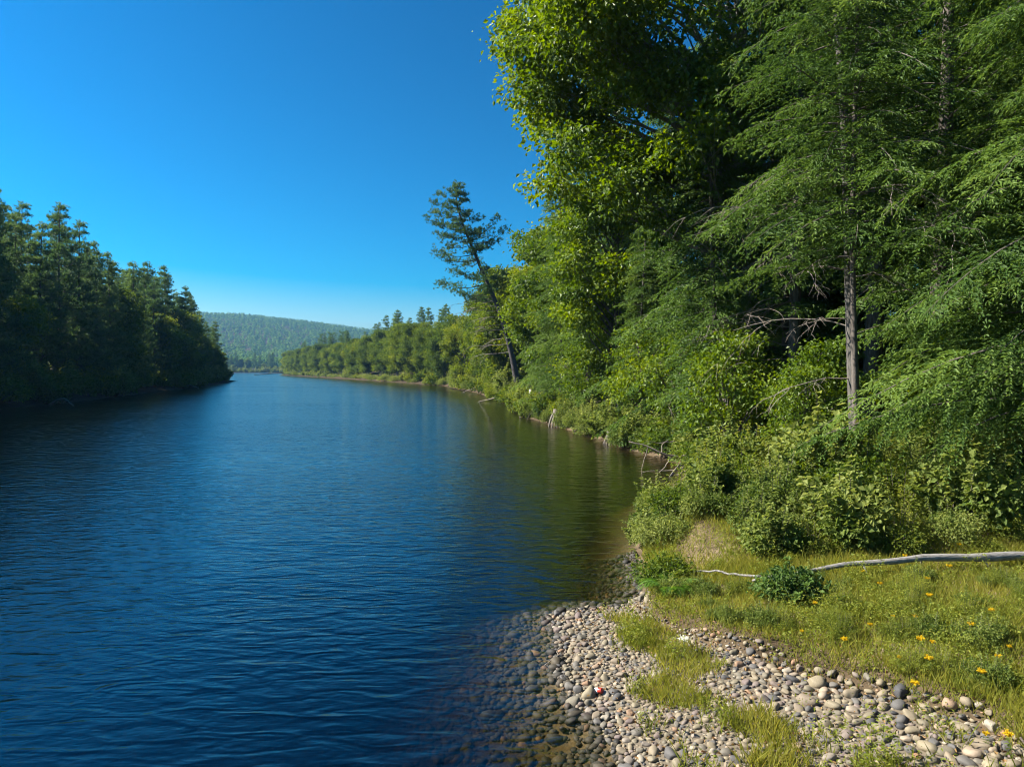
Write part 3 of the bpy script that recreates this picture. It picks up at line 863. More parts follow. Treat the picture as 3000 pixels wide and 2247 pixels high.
# leaning pine
def leaning_pine():
    rng = np.random.default_rng(77)
    root = empty('leaning_pine', (0.9, 93, hz(.9, 93) - .1), label='tall dark pine leaning out over the river, its crown against the sky', cat='tree')
    tr = MB(); br = MB(); cr = MB(); dd = MB()
    K = np.array([(0, -.2), (-.35, 2.2), (-.95, 5.2), (-1.6, 8.0), (-2.3, 10.2), (-3.4, 13.0), (-4.3, 14.8), (-6.3, 19.6), (-7.7, 22.8), (-8.2, 25.2), (-8.3, 27.2)])
    zt = np.linspace(-.2, 27.2, 30); xt = np.interp(zt, K[:, 1], K[:, 0])
    xt = np.convolve(np.pad(xt, 2, 'edge'), np.ones(5) / 5, 'valid')
    TL = np.stack([xt, .15 * np.sin(zt * .4), zt], -1)
    tr.tube(TL, .42 * (1 - np.linspace(0, .93, 30)) + .03, 9)
    def at(z): return [np.interp(z, zt, xt), 0, z]
    for z, L, az, rise in [(12.6, 4.2, 178, .02), (13.6, 5.4, 184, -.02), (14.6, 5.8, 170, .03), (15.4, 3.0, 20, .2), (16.0, 4.6, 195, -.03), (17.6, 4.8, 178, .04), (18.3, 5.6, 186, .02), (18.6, 3.6, -5, .3), (19.2, 4.4, 160, .02),
                           (19.6, 4.6, 8, .38), (20.3, 4.6, -10, .45), (20.5, 4.8, 176, .0), (21.0, 2.6, 30, .3), (21.6, 3.8, 196, .05), (22.4, 4.4, 180, .08), (22.6, 2.4, 0, .1), (23.4, 3.8, 170, .14), (23.6, 1.8, 12, .2),
                           (24.3, 3.4, 186, .2), (24.8, 1.9, -8, .3), (25.2, 2.2, 175, .3), (25.8, 1.5, 10, .3), (26.2, 1.4, 190, .4), (26.8, .9, 20, .6)]:
        z += rng.normal(0, .12)
        for dz, da in ((0, 0), (.4, rng.uniform(45, 100)), (-.4, -rng.uniform(45, 100))):
            sc = rng.uniform(.85, 1.1) if dz == 0 else rng.uniform(.4, .7)
            pine_branch(br, cr, rng, at(z + dz), radians(az + da), L * sc, rise + rng.normal(0, .04), int(50 * L / 4 * sc) + 6, .36, .055, 11, .34 + rng.normal(0, .07), .38)
    tufts(cr, rng, TL[-1] + jit(rng, 10, .3), np.tile(UP, (10, 1)), 9, .34, .06, np.full(10, .5))
    for z in (5.5, 6.5, 7.5, 8.4, 9.2, 10, 10.8, 11.5, 12.2, 12.8):
        bare_branch(dd, rng, at(z), [-1, rng.normal(0, .5), rng.uniform(-.25, .15)], rng.uniform(3, 5.5), .05, 2, .12)
    tr.obj('trunk', M_PBARK, root, True); br.obj('branches', M_PBARK, root, False, 'stuff'); cr.obj('crown', M_PINE, root); dd.obj('dead_twigs', M_DEAD, root, False, 'stuff')
leaning_pine()

# ---- second rows of the near forest
rng = np.random.default_rng(31)
row = []
for (x, y, pr, s) in [(16.5, 21, HEM_D, .9), (14.2, 22.2, HEM_C, .9), (15.0, 30.5, HEM_C, 1.2), (13.2, 33, HEM_B, 1.2), (19, 22, HEM_C, 1.2), (17, 18.6, HEM_B, 1.25), (21, 28, HEM_B, 1.3), (12.8, 21.5, HEM_D, .85), (25, 17, HEM_C, 1.25), (12.6, 29.5, HEM_C, .7), (17.5, 28, HEM_C, 1.05), (15.5, 34, HEM_D, 1.0), (22, 24, HEM_C, 1.0), (14.5, 40, HEM_B, 1.05), (20, 36, HEM_C, 1.1), (24, 31, HEM_B, 1.0), (14, 48, HEM_C, 1.05),
                      (12, 56, HEM_B, 1.05), (10.5, 66, HEM_C, 1.05), (10, 78, HEM_B, 1.0), (9, 90, HEM_C, .95), (19, 46, HEM_B, 1.05), (19, 17.5, HEM_C, 1.0), (26, 20, HEM_B, 1.0), (29, 27, HEM_C, 1.0)]:
    row.append(tree(pr, 'hemlock_tree', x, y, rng.uniform(0, 6.28), s, 'x', 'hemlocks inside the forest behind the sunny bank'))
number_labels(row, '{} hemlock back from the gravel bar in the shaded forest interior', lambda o: o.location.y)

# ---- sunny bank beyond the leaning pine
row = []
protos = [BR_A, BR_B, BR_C]
def bank_row(pts, inset, n, seed, ps, smin, smax, jitter=2.0):
    rng = np.random.default_rng(seed)
    P = np.array(pts, float); seg = np.linalg.norm(np.diff(P, axis=0), axis=1); cum = np.concatenate([[0], np.cumsum(seg)])
    out = []
    for i in range(n):
        s = (i + rng.uniform(.2, .8)) / n * cum[-1]
        j = min(np.searchsorted(cum, s, 'right') - 1, len(seg) - 1); f = (s - cum[j]) / seg[j]
        p = P[j] * (1 - f) + P[j + 1] * f; tn = (P[j + 1] - P[j]) / seg[j]
        nrm = np.array([tn[1], -tn[0]])
        q = p + nrm * (inset + rng.uniform(-.5, .5) * jitter)
        out.append((q[0], q[1], ps[rng.integers(0, len(ps))], rng.uniform(smin, smax), rng.uniform(0, 6.28)))
    return out
SB = [(-.7, 90), (-6, 124), (-17, 177), (-50, 260), (-105, 390), (-178, 554), (-190, 600)]
for (x, y, pr, s, rz) in bank_row(SB, 2.6, 40, 41, [BR_A, BR_B, BR_A], .85, 1.15):
    row.append(tree(pr, 'broadleaf_tree', x, y, rz, s, 'x', 'leafy trees lining the sunny bank'))
number_labels(row, '{} round leafy tree along the sunny bank, counting away from the leaning pine', lambda o: o.location.y)
row = []
for (x, y, pr, s, rz) in bank_row(SB, 13, 30, 42, [BR_C, PI_B, BR_C, PI_A], .8, 1.02, 5):
    row.append(tree(pr, 'tall_tree', x, y, rz, s, 'x', 'taller trees behind the leafy trees of the sunny bank'))
number_labels(row, '{} taller tree behind the leafy front row of the sunny bank, counting upstream', lambda o: o.location.y)
row = []
for (x, y, pr, s, rz) in bank_row(SB, 26, 22, 43, [PI_A, PI_B, PI_C, BR_C], .9, 1.08, 8):
    row.append(tree(pr, 'pine_tree', x, y, rz, s, 'x', 'pines at the back of the sunny bank'))
number_labels(row, '{} treetop at the back of the sunny bank, counting upstream', lambda o: o.location.y)

# ---- shaded bank across the river
LB = [(-53, 62), (-53, 70), (-53.5, 80), (-56.5, 94), (-64, 124), (-67.5, 141), (-74, 165), (-88, 212), (-98, 245), (-125, 282)]
LBr = LB[::-1]
row = []
for (x, y, pr, s, rz) in bank_row(LBr, 3.6, 38, 51, [BR_B, PI_B, BR_A, PI_B], .85, 1.05, 2.5):
    s *= 1 - .28 * float(smooth(170, 270, y))
    row.append(tree(pr, 'waterside_tree', x, y, rz, s, 'x', 'trees at the water on the shaded bank'))
number_labels(row, '{} tree at the water along the shaded bank, counting upstream', lambda o: o.location.y)
row = []
for (x, y, pr, s, rz) in bank_row(LBr, 9, 34, 52, [PI_B, PI_A, PI_B], .85, 1.08, 4):
    s *= 1 - .3 * float(smooth(160, 270, y))
    row.append(tree(pr, 'tall_tree', x, y, rz, s, 'x', 'tall trees on the shaded bank'))
number_labels(row, '{} tall tree in the middle row of the shaded bank, counting upstream', lambda o: o.location.y)
row = []
for (x, y, pr, s, rz) in bank_row(LBr, 16, 24, 53, [PI_A, PI_C, PI_A], .78, .98, 5):
    s *= 1 - .3 * float(smooth(150, 270, y))
    row.append(tree(pr, 'pine_tree', x, y, rz, s, 'x', 'pines topping the shaded bank'))
number_labels(row, '{} pine topping the skyline of the shaded bank, counting upstream', lambda o: o.location.y)

# ---- far bank at the head of the reach
row = []
rng = np.random.default_rng(61)
for i in range(44):
    x = -640 + i * 8.2 + rng.normal(0, 2); y = 1008 + rng.uniform(1, 22)
    pr = [PI_A, BR_C, PI_B, BR_A][rng.integers(0, 4)]
    row.append(tree(pr, 'far_tree', x, y, rng.uniform(0, 6), rng.uniform(.9, 1.25), 'x', 'dark trees on the far bank below the hill'))
for i in range(40):
    x = -650 + i * 9 + rng.normal(0, 2)
    row.append(place([BR_B, BR_A][i % 2], 'far_tree', (x, 1007.5 + .0 * x, -.6), rng.uniform(0, 6), rng.uniform(.6, .9), 'x', 'tree', 'dark trees on the far bank below the hill'))
number_labels(row, '{} dark tree on the far bank below the hill, counting towards the sunny bank', lambda o: o.location.x)

# ---- wooded hill: a mass nobody could count
rng = np.random.default_rng(71)
N = 30000
hy = 1045 + (2720 - 1045) * rng.random(N) ** .8
hx = rng.uniform(-.62, -.13, N) * hy
n_keep = np.argsort(rng.random(N))[:9200]
hx, hy = hx[n_keep], hy[n_keep]
zb = height(hx, hy)
per = 22
con = rng.random(len(hx)) < .3
Ht = rng.uniform(13, 22, len(hx)); Rt = np.where(con, rng.uniform(2.2, 3.4, len(hx)), rng.uniform(3.6, 6, len(hx)))
u = rng.random((len(hx), per)); az = rng.uniform(0, 2 * pi, (len(hx), per))
prof = np.where(con[:, None], (1 - u) * 1.1 + .05, np.sqrt(np.clip(1 - (2 * u - 1) ** 2, 0, 1)))
cx = hx[:, None] + Rt[:, None] * prof * np.cos(az) * .85; cyy = hy[:, None] + Rt[:, None] * prof * np.sin(az) * .85
cz = zb[:, None] + Ht[:, None] * (.25 + .75 * u)
C = np.stack([cx, cyy, cz], -1).reshape(-1, 3)
nout = norm(np.stack([np.cos(az), np.sin(az), .3 + u], -1).reshape(-1, 3) + rng.normal(0, .2, (len(C), 3)) + [0, 0, .5])
a = norm(np.cross(nout, rng.normal(0, 1, (len(C), 3)))); b = np.cross(nout, a)
sz_ = np.repeat(Rt, per)[:, None] * rng.uniform(.40, .62, (len(C), 1))
V = np.stack([C + a * sz_, C - a * sz_ * .6 + b * sz_ * .8, C - a * sz_ * .6 - b * sz_ * .8], 1).reshape(-1, 3)
mb = MB()
mb.add(V, None, np.arange(len(V)).reshape(-1, 3), np.repeat(np.clip(np.where(con, .15, .55) + rng.normal(0, .15, len(hx)), 0, 1), per * 3))
hf = mb.obj('hill_forest', M_HILL); tag(hf, 'green forest covering the long low hill beyond the river', 'forest', None, 'stuff')

# ------------------------------------------------------------------ shrubs
SH_A = shrub(201, .75, .75, 3600, .060)
SH_B = shrub(202, .60, .95, 3400, .065)
SH_C = shrub(203, .95, .70, 4200, .055)
SH_D = shrub(204, .85, .55, 1700, .090, M_DARK, lumps=15)
SH_E = shrub(205, .80, 1.1, 2600, .10, M_SHRUB, ar=.75)
SH_F = shrub(206, 1.0, .9, 2400, .12, M_BROAD, lumps=12)
SH_G = shrub(207, .8, .8, 2600, .075, M_BROAD, lumps=11, ar=.5)
SH_H = shrub(208, .7, .7, 3000, .050, M_HERB, lumps=12, ar=.45, shoots=26)
def bush(pr, x, y, sc, rz=0., label=None, group=None, z=None, name='shrub'):
    return place(pr, name, (x, y, hz(x, y) - .03 if z is None else z), rz, sc, label, 'shrub', group)

rng = np.random.default_rng(81)
row = []; put = []
for i in range(4000):
    if len(put) > 128: break
    x = rng.uniform(2.4, 15); y = rng.uniform(12.0, 23)
    e = float(turf([x], [y])[0])
    if e < .25 or abs(math.atan2(x, y)) > radians(37.5): continue
    if math.hypot((x - 3.75) / 1.0, (y - 13.6) / 1.3) < 1: continue
    if y < 12.6 + .06 * x and x > 3.2: continue
    if math.hypot(x - 12.0, y - 14.7) < .6: continue
    if y > 18 and e < 1.3: continue
    if e < .9: r_max = .38 + .3 * e
    else: r_max = 9
    r = min(rng.uniform(.4, .85) * (1 + .32 * smooth(14, 20, y)), r_max)
    if any(math.hypot(x - a, y - b) < (r + c) * .56 for a, b, c in put): continue
    put.append((x, y, r))
for (x, y, r) in put:
    row.append(bush([SH_A, SH_B, SH_C, SH_G, SH_H, SH_E][rng.integers(0, 6)], x, y, r / .62 * rng.uniform(.85, 1.1), rng.uniform(0, 6.28), 'x', 'shrubs on the slope behind the log'))
number_labels(row, '{} small-leaved shrub on the slope behind the log, counting from the water up', lambda o: o.location.x + .25 * o.location.y)
bush(SH_D, 4.35, 10.95, .85, 1.0, 'dark leafy bush growing over the thin end of the log')
bush(SH_D, 9.2, 11.0, 1.0, 2.0, 'dark leafy bush under the thick end of the log')
bush(SH_E, 3.0, 15.7, .62, .5, 'big-leaved bush leaning over the water at the turn of the bank')
bush(SH_E, 3.75, 18.4, .75, 2.5, 'big-leaved bush at the bank between the dirt patch and the cove')
bush(SH_D, 2.62, 12.45, .42, 2.5, 'small bush at the cut bank above the gravel bar')
row = []
CB = [(7.8, 29), (7.6, 30.6), (6.9, 33), (6.1, 36.6), (4.8, 44.5), (3.0, 53), (1.4, 61), (-.3, 86), (-3, 104)]
for (x, y, pr, s, rz) in bank_row(CB, .1, 74, 83, [SH_A, SH_E, SH_F, SH_B], 1.0, 1.8, .9):
    row.append(bush(pr, x, y, s, rz, 'x', 'bushes along the waterline of the sunny bank', None, 'riverside_bush'))
number_labels(row, '{} bush on the waterline from the cove to the leaning pine', lambda o: o.location.y)
row = []
for (x, y, pr, s, rz) in bank_row(SB, .6, 84, 84, [SH_F, SH_E, SH_C], 1.6, 3.2, 1.0):
    row.append(bush(pr, x, y, s, rz, 'x', 'low bushes along the distant sunny bank', None, 'riverside_bush'))
number_labels(row, '{} low bush at the water beyond the leaning pine, counting upstream', lambda o: o.location.y)
row = []
for (x, y, pr, s, rz) in bank_row(LBr, 1.0, 70, 85, [SH_F, SH_E], 2.2, 3.8, 1.6):
    row.append(bush(pr, x, y, s, rz, 'x', 'bushes hanging at the water of the shaded bank', None, 'overhanging_bush'))
number_labels(row, '{} bush hanging over the water of the shaded bank, counting upstream', lambda o: o.location.y)
row = []
rng = np.random.default_rng(86)
for i in range(46):
    x = -640 + i * 8 + rng.normal(0, 2); y = float(np.interp(x, [-800, -700, -400, -250], [1011, 1012, 1002, 987])) + 1.5
    row.append(bush([SH_F, SH_E][i % 2], x, y, rng.uniform(5.5, 8), rng.uniform(0, 6), 'x', 'bushes on the far bank below the hill', -.6, 'far_bush'))
number_labels(row, '{} bush at the water of the far bank, counting towards the sunny bank', lambda o: o.location.x)
# understory saplings in the forest edge
SAP = broadleaf(17, H=4.2, R=1.7, zb=.6, boughs=22, clus=16, per=14, leaf=.14, r0=.035, mat=M_OAK, cs=.26, bark=M_BARK)
row = []
for (x, y, s) in [(7.6, 24.5, 1.0), (8.3, 27.0, 1.1), (9.6, 22.5, .9), (11.5, 19.0, .8), (7.9, 33, 1.2), (7.0, 38.5, 1.3), (5.2, 47, 1.3), (12.8, 17.2, .8), (8.7, 21.0, .7), (13.5, 21.5, 1.0)]:
    row.append(place(SAP, 'sapling', (x, y, hz(x, y) - .05), rng.uniform(0, 6), s, 'x', 'tree', 'leafy saplings at the forest edge'))
number_labels(row, '{} leafy sapling at the forest edge, counting back from the gravel bar', lambda o: o.location.y)
FERN_A = fern(301); FERN_B = fern(302, 9, .6)
place(FERN_A, 'fern', (2.62, 11.75, hz(2.62, 11.75) - .02), .4, .72, 'bright green fern on the cut bank above the gravel bar', 'fern')
place(FERN_B, 'fern', (6.6, 16.2, hz(6.6, 16.2) + .25), 1.4, 1.3, 'pale fern among the shrubs on the slope', 'fern')

# ------------------------------------------------------------------ grass and herbs: uncountable
def turf_points(N, seed, x0, x1, y0, y1):
    rng = np.random.default_rng(seed)
    x = rng.uniform(x0, x1, N); y = rng.uniform(y0, y1, N)
    e = turf(x, y); d = shore(x, y)
    n = fbm(x * .8 + 11, y * .8 + 5, 3); n2 = fbm(x * 2.2 + 31, y * 2.2 + 7, 3)
    tg = np.maximum(tongue(x, y), .16 * smooth(.47, .56, n2) * (x > 1.4))
    path = smooth(1.0, .6, np.hypot((x - 3.6 - .25 * (y - 13.8)) / .6, (y - 13.8) / 1.5))
    stony = smooth(1, .6, np.hypot((x - 3.5) / .8, (y - 11.6) / .4))
    w = np.where(e > 0, (.6 + .4 * smooth(.36, .52, n)) * smooth(-.05, .25, e) * (1 - .62 * path) * (1 - .8 * stony), tg * (d > .2))
    k = rng.random(N) < w
    return x[k], y[k], n[k], n2[k], rng
x, y, n, n2, rng = turf_points(280000, 91, 1.4, 11, 4.6, 17)
k = np.abs(np.arctan2(x, y)) < radians(44); x, y, n, n2 = x[k], y[k], n[k], n2[k]
z = height(x, y); m_ = len(x)
mb = MB()
az = rng.uniform(0, 2 * pi, m_); tl_ = rng.uniform(.15, .75, m_)
D = np.stack([np.cos(az) * tl_, np.sin(az) * tl_, np.ones(m_)], -1)
mb.leaves(np.stack([x, y, z - .01], -1), D, jit(rng, m_), rng.uniform(.06, .22, m_) * (.6 + .9 * n) * rng.choice([1, 1, 1, 1.5], m_), rng.uniform(.007, .014, m_), np.clip(.15 + 1.1 * (1 - n2) * .7 + rng.normal(0, .15, m_), 0, 1), .1, .12, .4)
g = mb.obj('grass', M_GRASS); tag(g, 'sunlit yellow-green grass covering the bank above the gravel bar', 'grass', None, 'stuff')
x, y, n, n2, rng = turf_points(420000, 92, 1.4, 11.5, 5.4, 19)
k = (np.abs(np.arctan2(x, y)) < radians(38)) & (rng.random(len(x)) < .25 + .75 * smooth(.42, .55, n2)); x, y, n2 = x[k], y[k], n2[k]
z = height(x, y); m_ = len(x)
mb = MB()
P = np.stack([x, y, z + rng.uniform(.01, .24, m_) * (.25 + 1.6 * smooth(.40, .6, n2)) * (.5 + smooth(.40, .6, fbm(x * 4 + 3, y * 4, 2)))], -1)
s = rng.uniform(.022, .060, m_)
mb.leaves(P, jit(rng, m_) * [1, 1, .5], UP + jit(rng, m_, .45), s, s * .42, np.clip(rng.normal(.55, .2, m_), 0, 1), .2, .1, .5)
g = mb.obj('herb_leaves', M_HERB); tag(g, 'low green herbs growing through the grass on the bank', 'herbs', None, 'stuff')

row = []; rng = np.random.default_rng(95)
for i in range(400):
    if len(row) >= 60: break
    x = rng.uniform(2.6, 9.5); y = rng.uniform(6.8, 11.8)
    if float(turf([x], [y])[0]) < .3 or abs(math.atan2(x, y)) > radians(37): continue
    row.append(place([SH_H, SH_A, SH_H][i % 3], 'weed_clump', (x, y, hz(x, y) - .02), rng.uniform(0, 6), rng.uniform(.20, .46), 'x', 'weeds', 'clumps of weeds in the grass'))
number_labels(row, '{} leafy weed clump in the grass, counting from the gravel up to the log', lambda o: o.location.y)
# goldenrod
def goldenrod(seed):
    rng = np.random.default_rng(seed)
    st = MB(); lf = MB(); fl = MB()
    C = bez([0, 0, -.03], [.01, .01, .16], [rng.normal(0, .04), rng.normal(0, .04), .30], 7)
    st.tube(C, np.linspace(.005, .003, 7), 4)
    q = np.repeat(C[1:6], 5, 0); m_ = len(q)
    lf.leaves(q, jit(rng, m_) * [1, 1, .3], UP + jit(rng, m_, .2), .075, .016, .5, .2, .2)
    for b in range(5):
        a = b * 1.26; tip = C[-1] + np.array([cos(a) * .055, sin(a) * .055, rng.uniform(.0, .04)])
        L = bez(C[-1], (C[-1] + tip) / 2 + UP * .02, tip, 14)
        p = np.repeat(L, 5, 0) + jit(rng, 70, .008)
        fl.leaves(p, jit(rng, 70) + UP * .6, jit(rng, 70), .020, .013, np.clip(rng.normal(.5, .2, 70), 0, 1), .1)
    return [('stem', st.mesh('stem', M_SHRUB), None), ('leaves', lf.mesh('leaves', M_SHRUB), None), ('flower_head', fl.mesh('flower_head', M_GOLD), 'stuff')]
GOLD = [goldenrod(401 + i) for i in range(3)]
rng = np.random.default_rng(402); row = []
for (x, y) in [(5.67, 11.46), (7.1, 11.5), (6.42, 10.91), (5.57, 10.72), (4.77, 10.29), (4.33, 10.15), (3.82, 9.24), (4.14, 8.81), (5.16, 9.58), (5.4, 9.48), (4.7, 9.29), (4.99, 8.56), (5.16, 8.62), (4.8, 8.05),
               (4.54, 7.87), (4.57, 8.29), (5.15, 7.69), (4.79, 6.73), (4.69, 6.95), (5.96, 10.06), (8.02, 12.62), (6.77, 12.2), (5.9, 9.0), (6.0, 8.5), (5.6, 8.1), (6.5, 9.6)]:
    row.append(place(GOLD[rng.integers(0, 3)], 'goldenrod', (x, y, hz(x, y)), rng.uniform(0, 6), rng.uniform(.45, .78), 'x', 'flower', 'yellow goldenrod in the grass'))
number_labels(row, '{} yellow goldenrod bloom in the grass, counting from the gravel up to the log', lambda o: o.location.y)
rng = np.random.default_rng(404)
root = empty('white_flower', (2.32, 9.55, hz(2.32, 9.55)), label='flat white flower head on the grass tongue in the gravel', cat='flower')
mb = MB(); mb.tube(bez([0, 0, -.03], [.01, 0, .12], [.02, 0, .24], 5), .004, 4); mb.obj('stem', M_SHRUB, root)
mb = MB(); p = rng.normal(0, .04, (150, 3)) * [1, 1, .15] + [.02, 0, .245]
mb.leaves(p, jit(rng, 150) * [1, 1, .3], UP + jit(rng, 150, .3), .024, .018, .6); mb.obj('flower_head', M_WHITE, root, False, 'stuff')

# dead leaves blown over the gravel
rng = np.random.default_rng(97)
lx_ = rng.uniform(.8, 5, 1500); ly_ = rng.uniform(6.6, 12.2, 1500)
k = (shore(lx_, ly_) > .05) & (turf(lx_, ly_) < .6); lx_, ly_ = lx_[k], ly_[k]
mb = MB(); m_ = len(lx_)
mb.leaves(np.stack([lx_, ly_, height(lx_, ly_) + rng.uniform(.03, .06, m_)], -1), jit(rng, m_) * [1, 1, .3], UP + jit(rng, m_, .4), rng.uniform(.03, .07, m_), rng.uniform(.015, .04, m_), rng.random(m_), .4, .1)
g = mb.obj('dead_leaves', leaf_mat('dead_leaves', (.07, .035, .015), (.16, .09, .035), (.28, .18, .07), trans=.2)); tag(g, 'brown dead leaves scattered over the gravel', 'leaves', None, 'stuff')
# ------------------------------------------------------------------ dead wood
def wobble(rng, P, s):
    P = np.array(P, float); k = np.cumsum(rng.normal(0, s, P.shape), 0); return P + k - np.linspace(0, 1, len(P))[:, None] * k[-1]
rng = np.random.default_rng(501)
lx = np.linspace(3.95, 10.6, 26); ly = np.interp(lx, [3.95, 8.6, 10.6], [11.55, 11.95, 12.2])
lz = height(lx, ly); lz = np.interp(lx, [3.95, 5.5, 8.6, 10.6], [lz[0] + .15, lz[6] + .20, lz[18] + .20, lz[-1] + .20])
P = wobble(rng, np.stack([lx, ly, lz], -1), .012)
root = empty('fallen_log', (3.95, 11.55, hz(3.95, 11.55)), label='long bleached grey log lying across the grass, thin end towards the water', cat='log')
mb = MB(); mb.tube(P - np.array(root.location), np.linspace(.022, .105, 26) * (1 + .06 * np.sin(np.arange(26) * 1.7)), 12); mb.obj('trunk', M_LOG, root, True)
for i, a in ((7, 1), (11, -1), (15, 1), (20, -1)):
    mb = MB(); b = P[i] - np.array(root.location); mb.tube([b, b + [.02, -.07 * a, -.08], b + [.05, -.12 * a, -.17]], [.02, .014, .008], 6); mb.obj('branch_stub', M_LOG, root, True)
P = wobble(rng, np.stack([np.linspace(3.15, 4.15, 12), np.linspace(12.45, 11.75, 12), height(np.linspace(3.15, 4.15, 12), np.linspace(12.45, 11.75, 12)) + .15], -1), .012)
mb = MB(); mb.tube(P, np.linspace(.014, .024, 12), 7)
tag(mb.obj('fallen_stick', M_LOG, None, True), 'pale bent stick on the dirt patch beside the log tip', 'stick')

# driftwood in the cove
root = empty('driftwood_branch', (6.1, 26.6, 0), label='dark forked driftwood branch dipping into the water of the cove', cat='driftwood')
for pts, r in [([(1.2, .2, 1.05), (.7, .1, .85), (.2, 0, .45), (-.25, 0, -.15)], (.10, .05)), ([(.75, .1, .87), (.2, 0, .72), (-.5, -.1, .85), (-1.1, 0, 1.15), (-1.7, .1, 1.3)], (.055, .02)),
               ([(-.1, 0, .75), (-.4, 0, .35), (-.75, .1, -.1)], (.03, .012)), ([(-.5, 0, .86), (-.45, .1, 1.15), (-.2, .2, 1.35)], (.025, .01)), ([(-1.0, 0, 1.1), (-1.15, 0, .5), (-1.2, 0, -.1)], (.022, .01)),
               ([(.5, .3, .3), (0, .3, .2), (-.8, .3, .18), (-1.2, .2, .1)], (.03, .012)), ([(.9, .4, .35), (.4, .5, .12), (-.1, .5, -.1)], (.035, .02)), ([(.1, .2, 1.32), (-.5, .2, 1.22), (-1.0, .2, 1.3)], (.02, .008))]:
    mb = MB(); C = np.array(pts, float); u = np.linspace(0, len(C) - 1, 12); C = np.stack([np.interp(u, np.arange(len(C)), C[:, i]) for i in range(3)], -1)
    mb.tube(wobble(rng, C, .012), np.linspace(r[0], r[1], 12), 6); mb.obj('branch', M_DEAD, root, True)

def root_stump(x, y, sc, label, seed):
    rng = np.random.default_rng(seed)
    root = empty('root_stump', (x, y, 0), rng.uniform(0, 6), sc, label, 'stump')
    mb = MB(); mb.tube([(0, 0, .35), (.02, 0, .6), (.03, .02, .85), (.05, .03, 1.05)], [.34, .27, .24, .22], 10); mb.obj('stump', M_ROOT, root, True)
    for i in range(11):
        a = i * 2 * pi / 11 + rng.normal(0, .15); h = np.array([cos(a), sin(a), 0])
        C = bez(h * .16 + UP * .75, h * .42 + UP * rng.uniform(.35, .55), h * rng.uniform(.38, .62) - UP * .25, 7)
        mb = MB(); mb.tube(wobble(rng, C, .015), np.linspace(.085, .03, 7), 6); mb.obj('root', M_ROOT, root, True)
root_stump(3.1, 50.0, 1.15, 'upright stump on bare pale roots at the waterline', 511)
root_stump(1.15, 60.2, 1.15, 'low stump with tangled dark roots farther along the waterline', 512)
root_stump(5.3, 38.2, .7, 'small dark root stump at the water close to the cove', 513)
mb = MB(); mb.tube([(1.6, 62, .4), (1.58, 62, 1.1), (1.65, 62, 1.7), (1.62, 62, 2.3)], [.24, .2, .17, .13], 9)
tag(mb.obj('pale_trunk', M_BIRCH, None, True), 'short pale broken trunk standing beside the low root stump', 'trunk')
def loose_log(name, pts, r0, r1, mat, label, cat='log'):
    C = np.array(pts, float); u = np.linspace(0, len(C) - 1, 10); C = np.stack([np.interp(u, np.arange(len(C)), C[:, i]) for i in range(3)], -1)
    mb = MB(); mb.tube(wobble(rng, C, .02), np.linspace(r0, r1, 10), 8)
    return tag(mb.obj(name, mat, None, True), label, cat)
loose_log('bank_log', [(-1.6, 87, .7), (-2.6, 88, .4), (-3.8, 89, .12), (-4.8, 89.6, -.2)], .10, .04, M_ROOT, 'grey fallen log sliding into the water below the leaning pine')
loose_log('bank_log', [(-6.2, 122, .9), (-7.4, 123.4, .5), (-8.8, 124.4, -.1)], .10, .05, M_ROOT, 'grey fallen log at the water behind the leaning pine')
loose_log('bank_log', [(-176, 548, 1.6), (-186, 540, 1.0), (-194, 534, .2)], .35, .2, M_ROOT, 'pale log on the point where the sunny bank ends')
loose_log('driftwood_branch', [(-51.5, 79, .1), (-50.3, 78.6, .75), (-49.4, 78.4, .8), (-48.2, 78, .05)], .14, .06, M_DEAD, 'pale arched driftwood at the water of the shaded bank', 'driftwood')
loose_log('driftwood_branch', [(-69, 150, .6), (-67, 148, .8), (-64.5, 147, -.1)], .2, .08, M_DEAD, 'low grey driftwood farther along the shaded bank', 'driftwood')
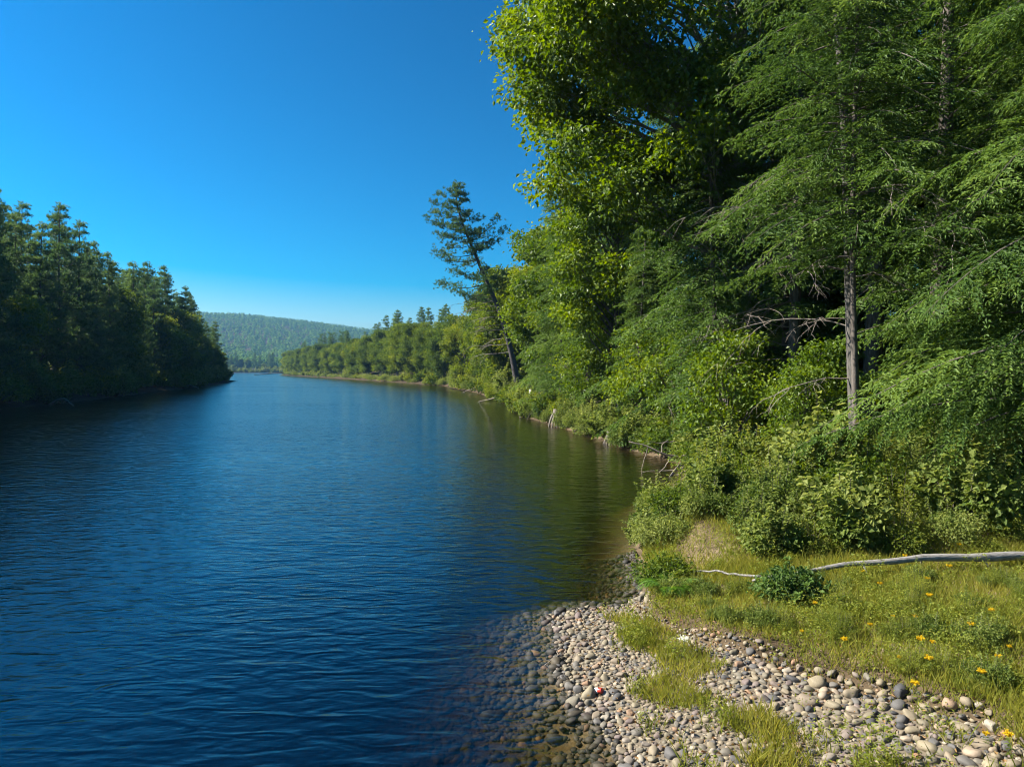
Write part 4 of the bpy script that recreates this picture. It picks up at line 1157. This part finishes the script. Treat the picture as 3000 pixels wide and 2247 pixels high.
loose_log('sunken_log', [(.5, 13.6, hz(.5, 13.6)), (1.1, 15, hz(1.1, 15)), (1.7, 16.8, hz(1.7, 16.8))], .07, .05, M_PBARK, 'dim dark log lying under the water off the turn of the bank')
loose_log('twig', [(.42, 9.55, .0), (.58, 9.75, .05), (.72, 9.95, .1)], .008, .004, M_DEAD, 'thin twig sticking out of the shallows beside the gravel', 'twig')
# drink can among the stones
x, y = 1.06, 8.62
root = empty('drink_can', (x, y, hz(x, y) + .06), .9, 1.0, 'small red and white can lying among the stones at the waterline', 'can')
root.rotation_euler = (radians(75), 0, .9)
def lathe(prof, k, mat, name):
    mb = MB(); n = len(prof); th = np.arange(k) * 2 * pi / k
    v = np.array([[(r * cos(a), r * sin(a), z) for a in th] for r, z in prof]).reshape(-1, 3)
    i = np.arange(n - 1)[:, None] * k; j = np.arange(k)[None]; j2 = (j + 1) % k
    mb.add(v, np.stack([i + j, i + j2, i + k + j2, i + k + j], -1).reshape(-1, 4)); return mb.obj(name, mat, root, True)
lathe([(.001, -.06), (.024, -.06), (.033, -.05), (.033, .0)], 14, plain_mat('can_white', (.75, .73, .68), .3), 'lower_half')
lathe([(.0335, .0), (.0335, .05), (.026, .06), (.025, .058), (.001, .057)], 14, plain_mat('can_red', (.55, .05, .03), .3), 'upper_half')

# ------------------------------------------------------------------ haze
m, t = new_mat('summer_haze')
pv = nd(t, 'ShaderNodeVolumePrincipled')
pv.inputs['Color'].default_value = (.22, .55, 1, 1); pv.inputs['Density'].default_value = .00009; pv.inputs['Anisotropy'].default_value = .2
o = nd(t, 'ShaderNodeOutputMaterial'); t.links.new(pv.outputs[0], o.inputs['Volume'])
mb = MB(); a, b, c, d, e, f = -2600, 2600, -300, 4200, -8, 290
mb.add([(a, c, e), (b, c, e), (b, d, e), (a, d, e), (a, c, f), (b, c, f), (b, d, f), (a, d, f)], [(3, 2, 1, 0), (4, 5, 6, 7), (0, 1, 5, 4), (1, 2, 6, 5), (2, 3, 7, 6), (3, 0, 4, 7)])
haze = mb.obj('haze', m); tag(haze, 'thin blue summer haze over the valley', 'haze', None, 'stuff')
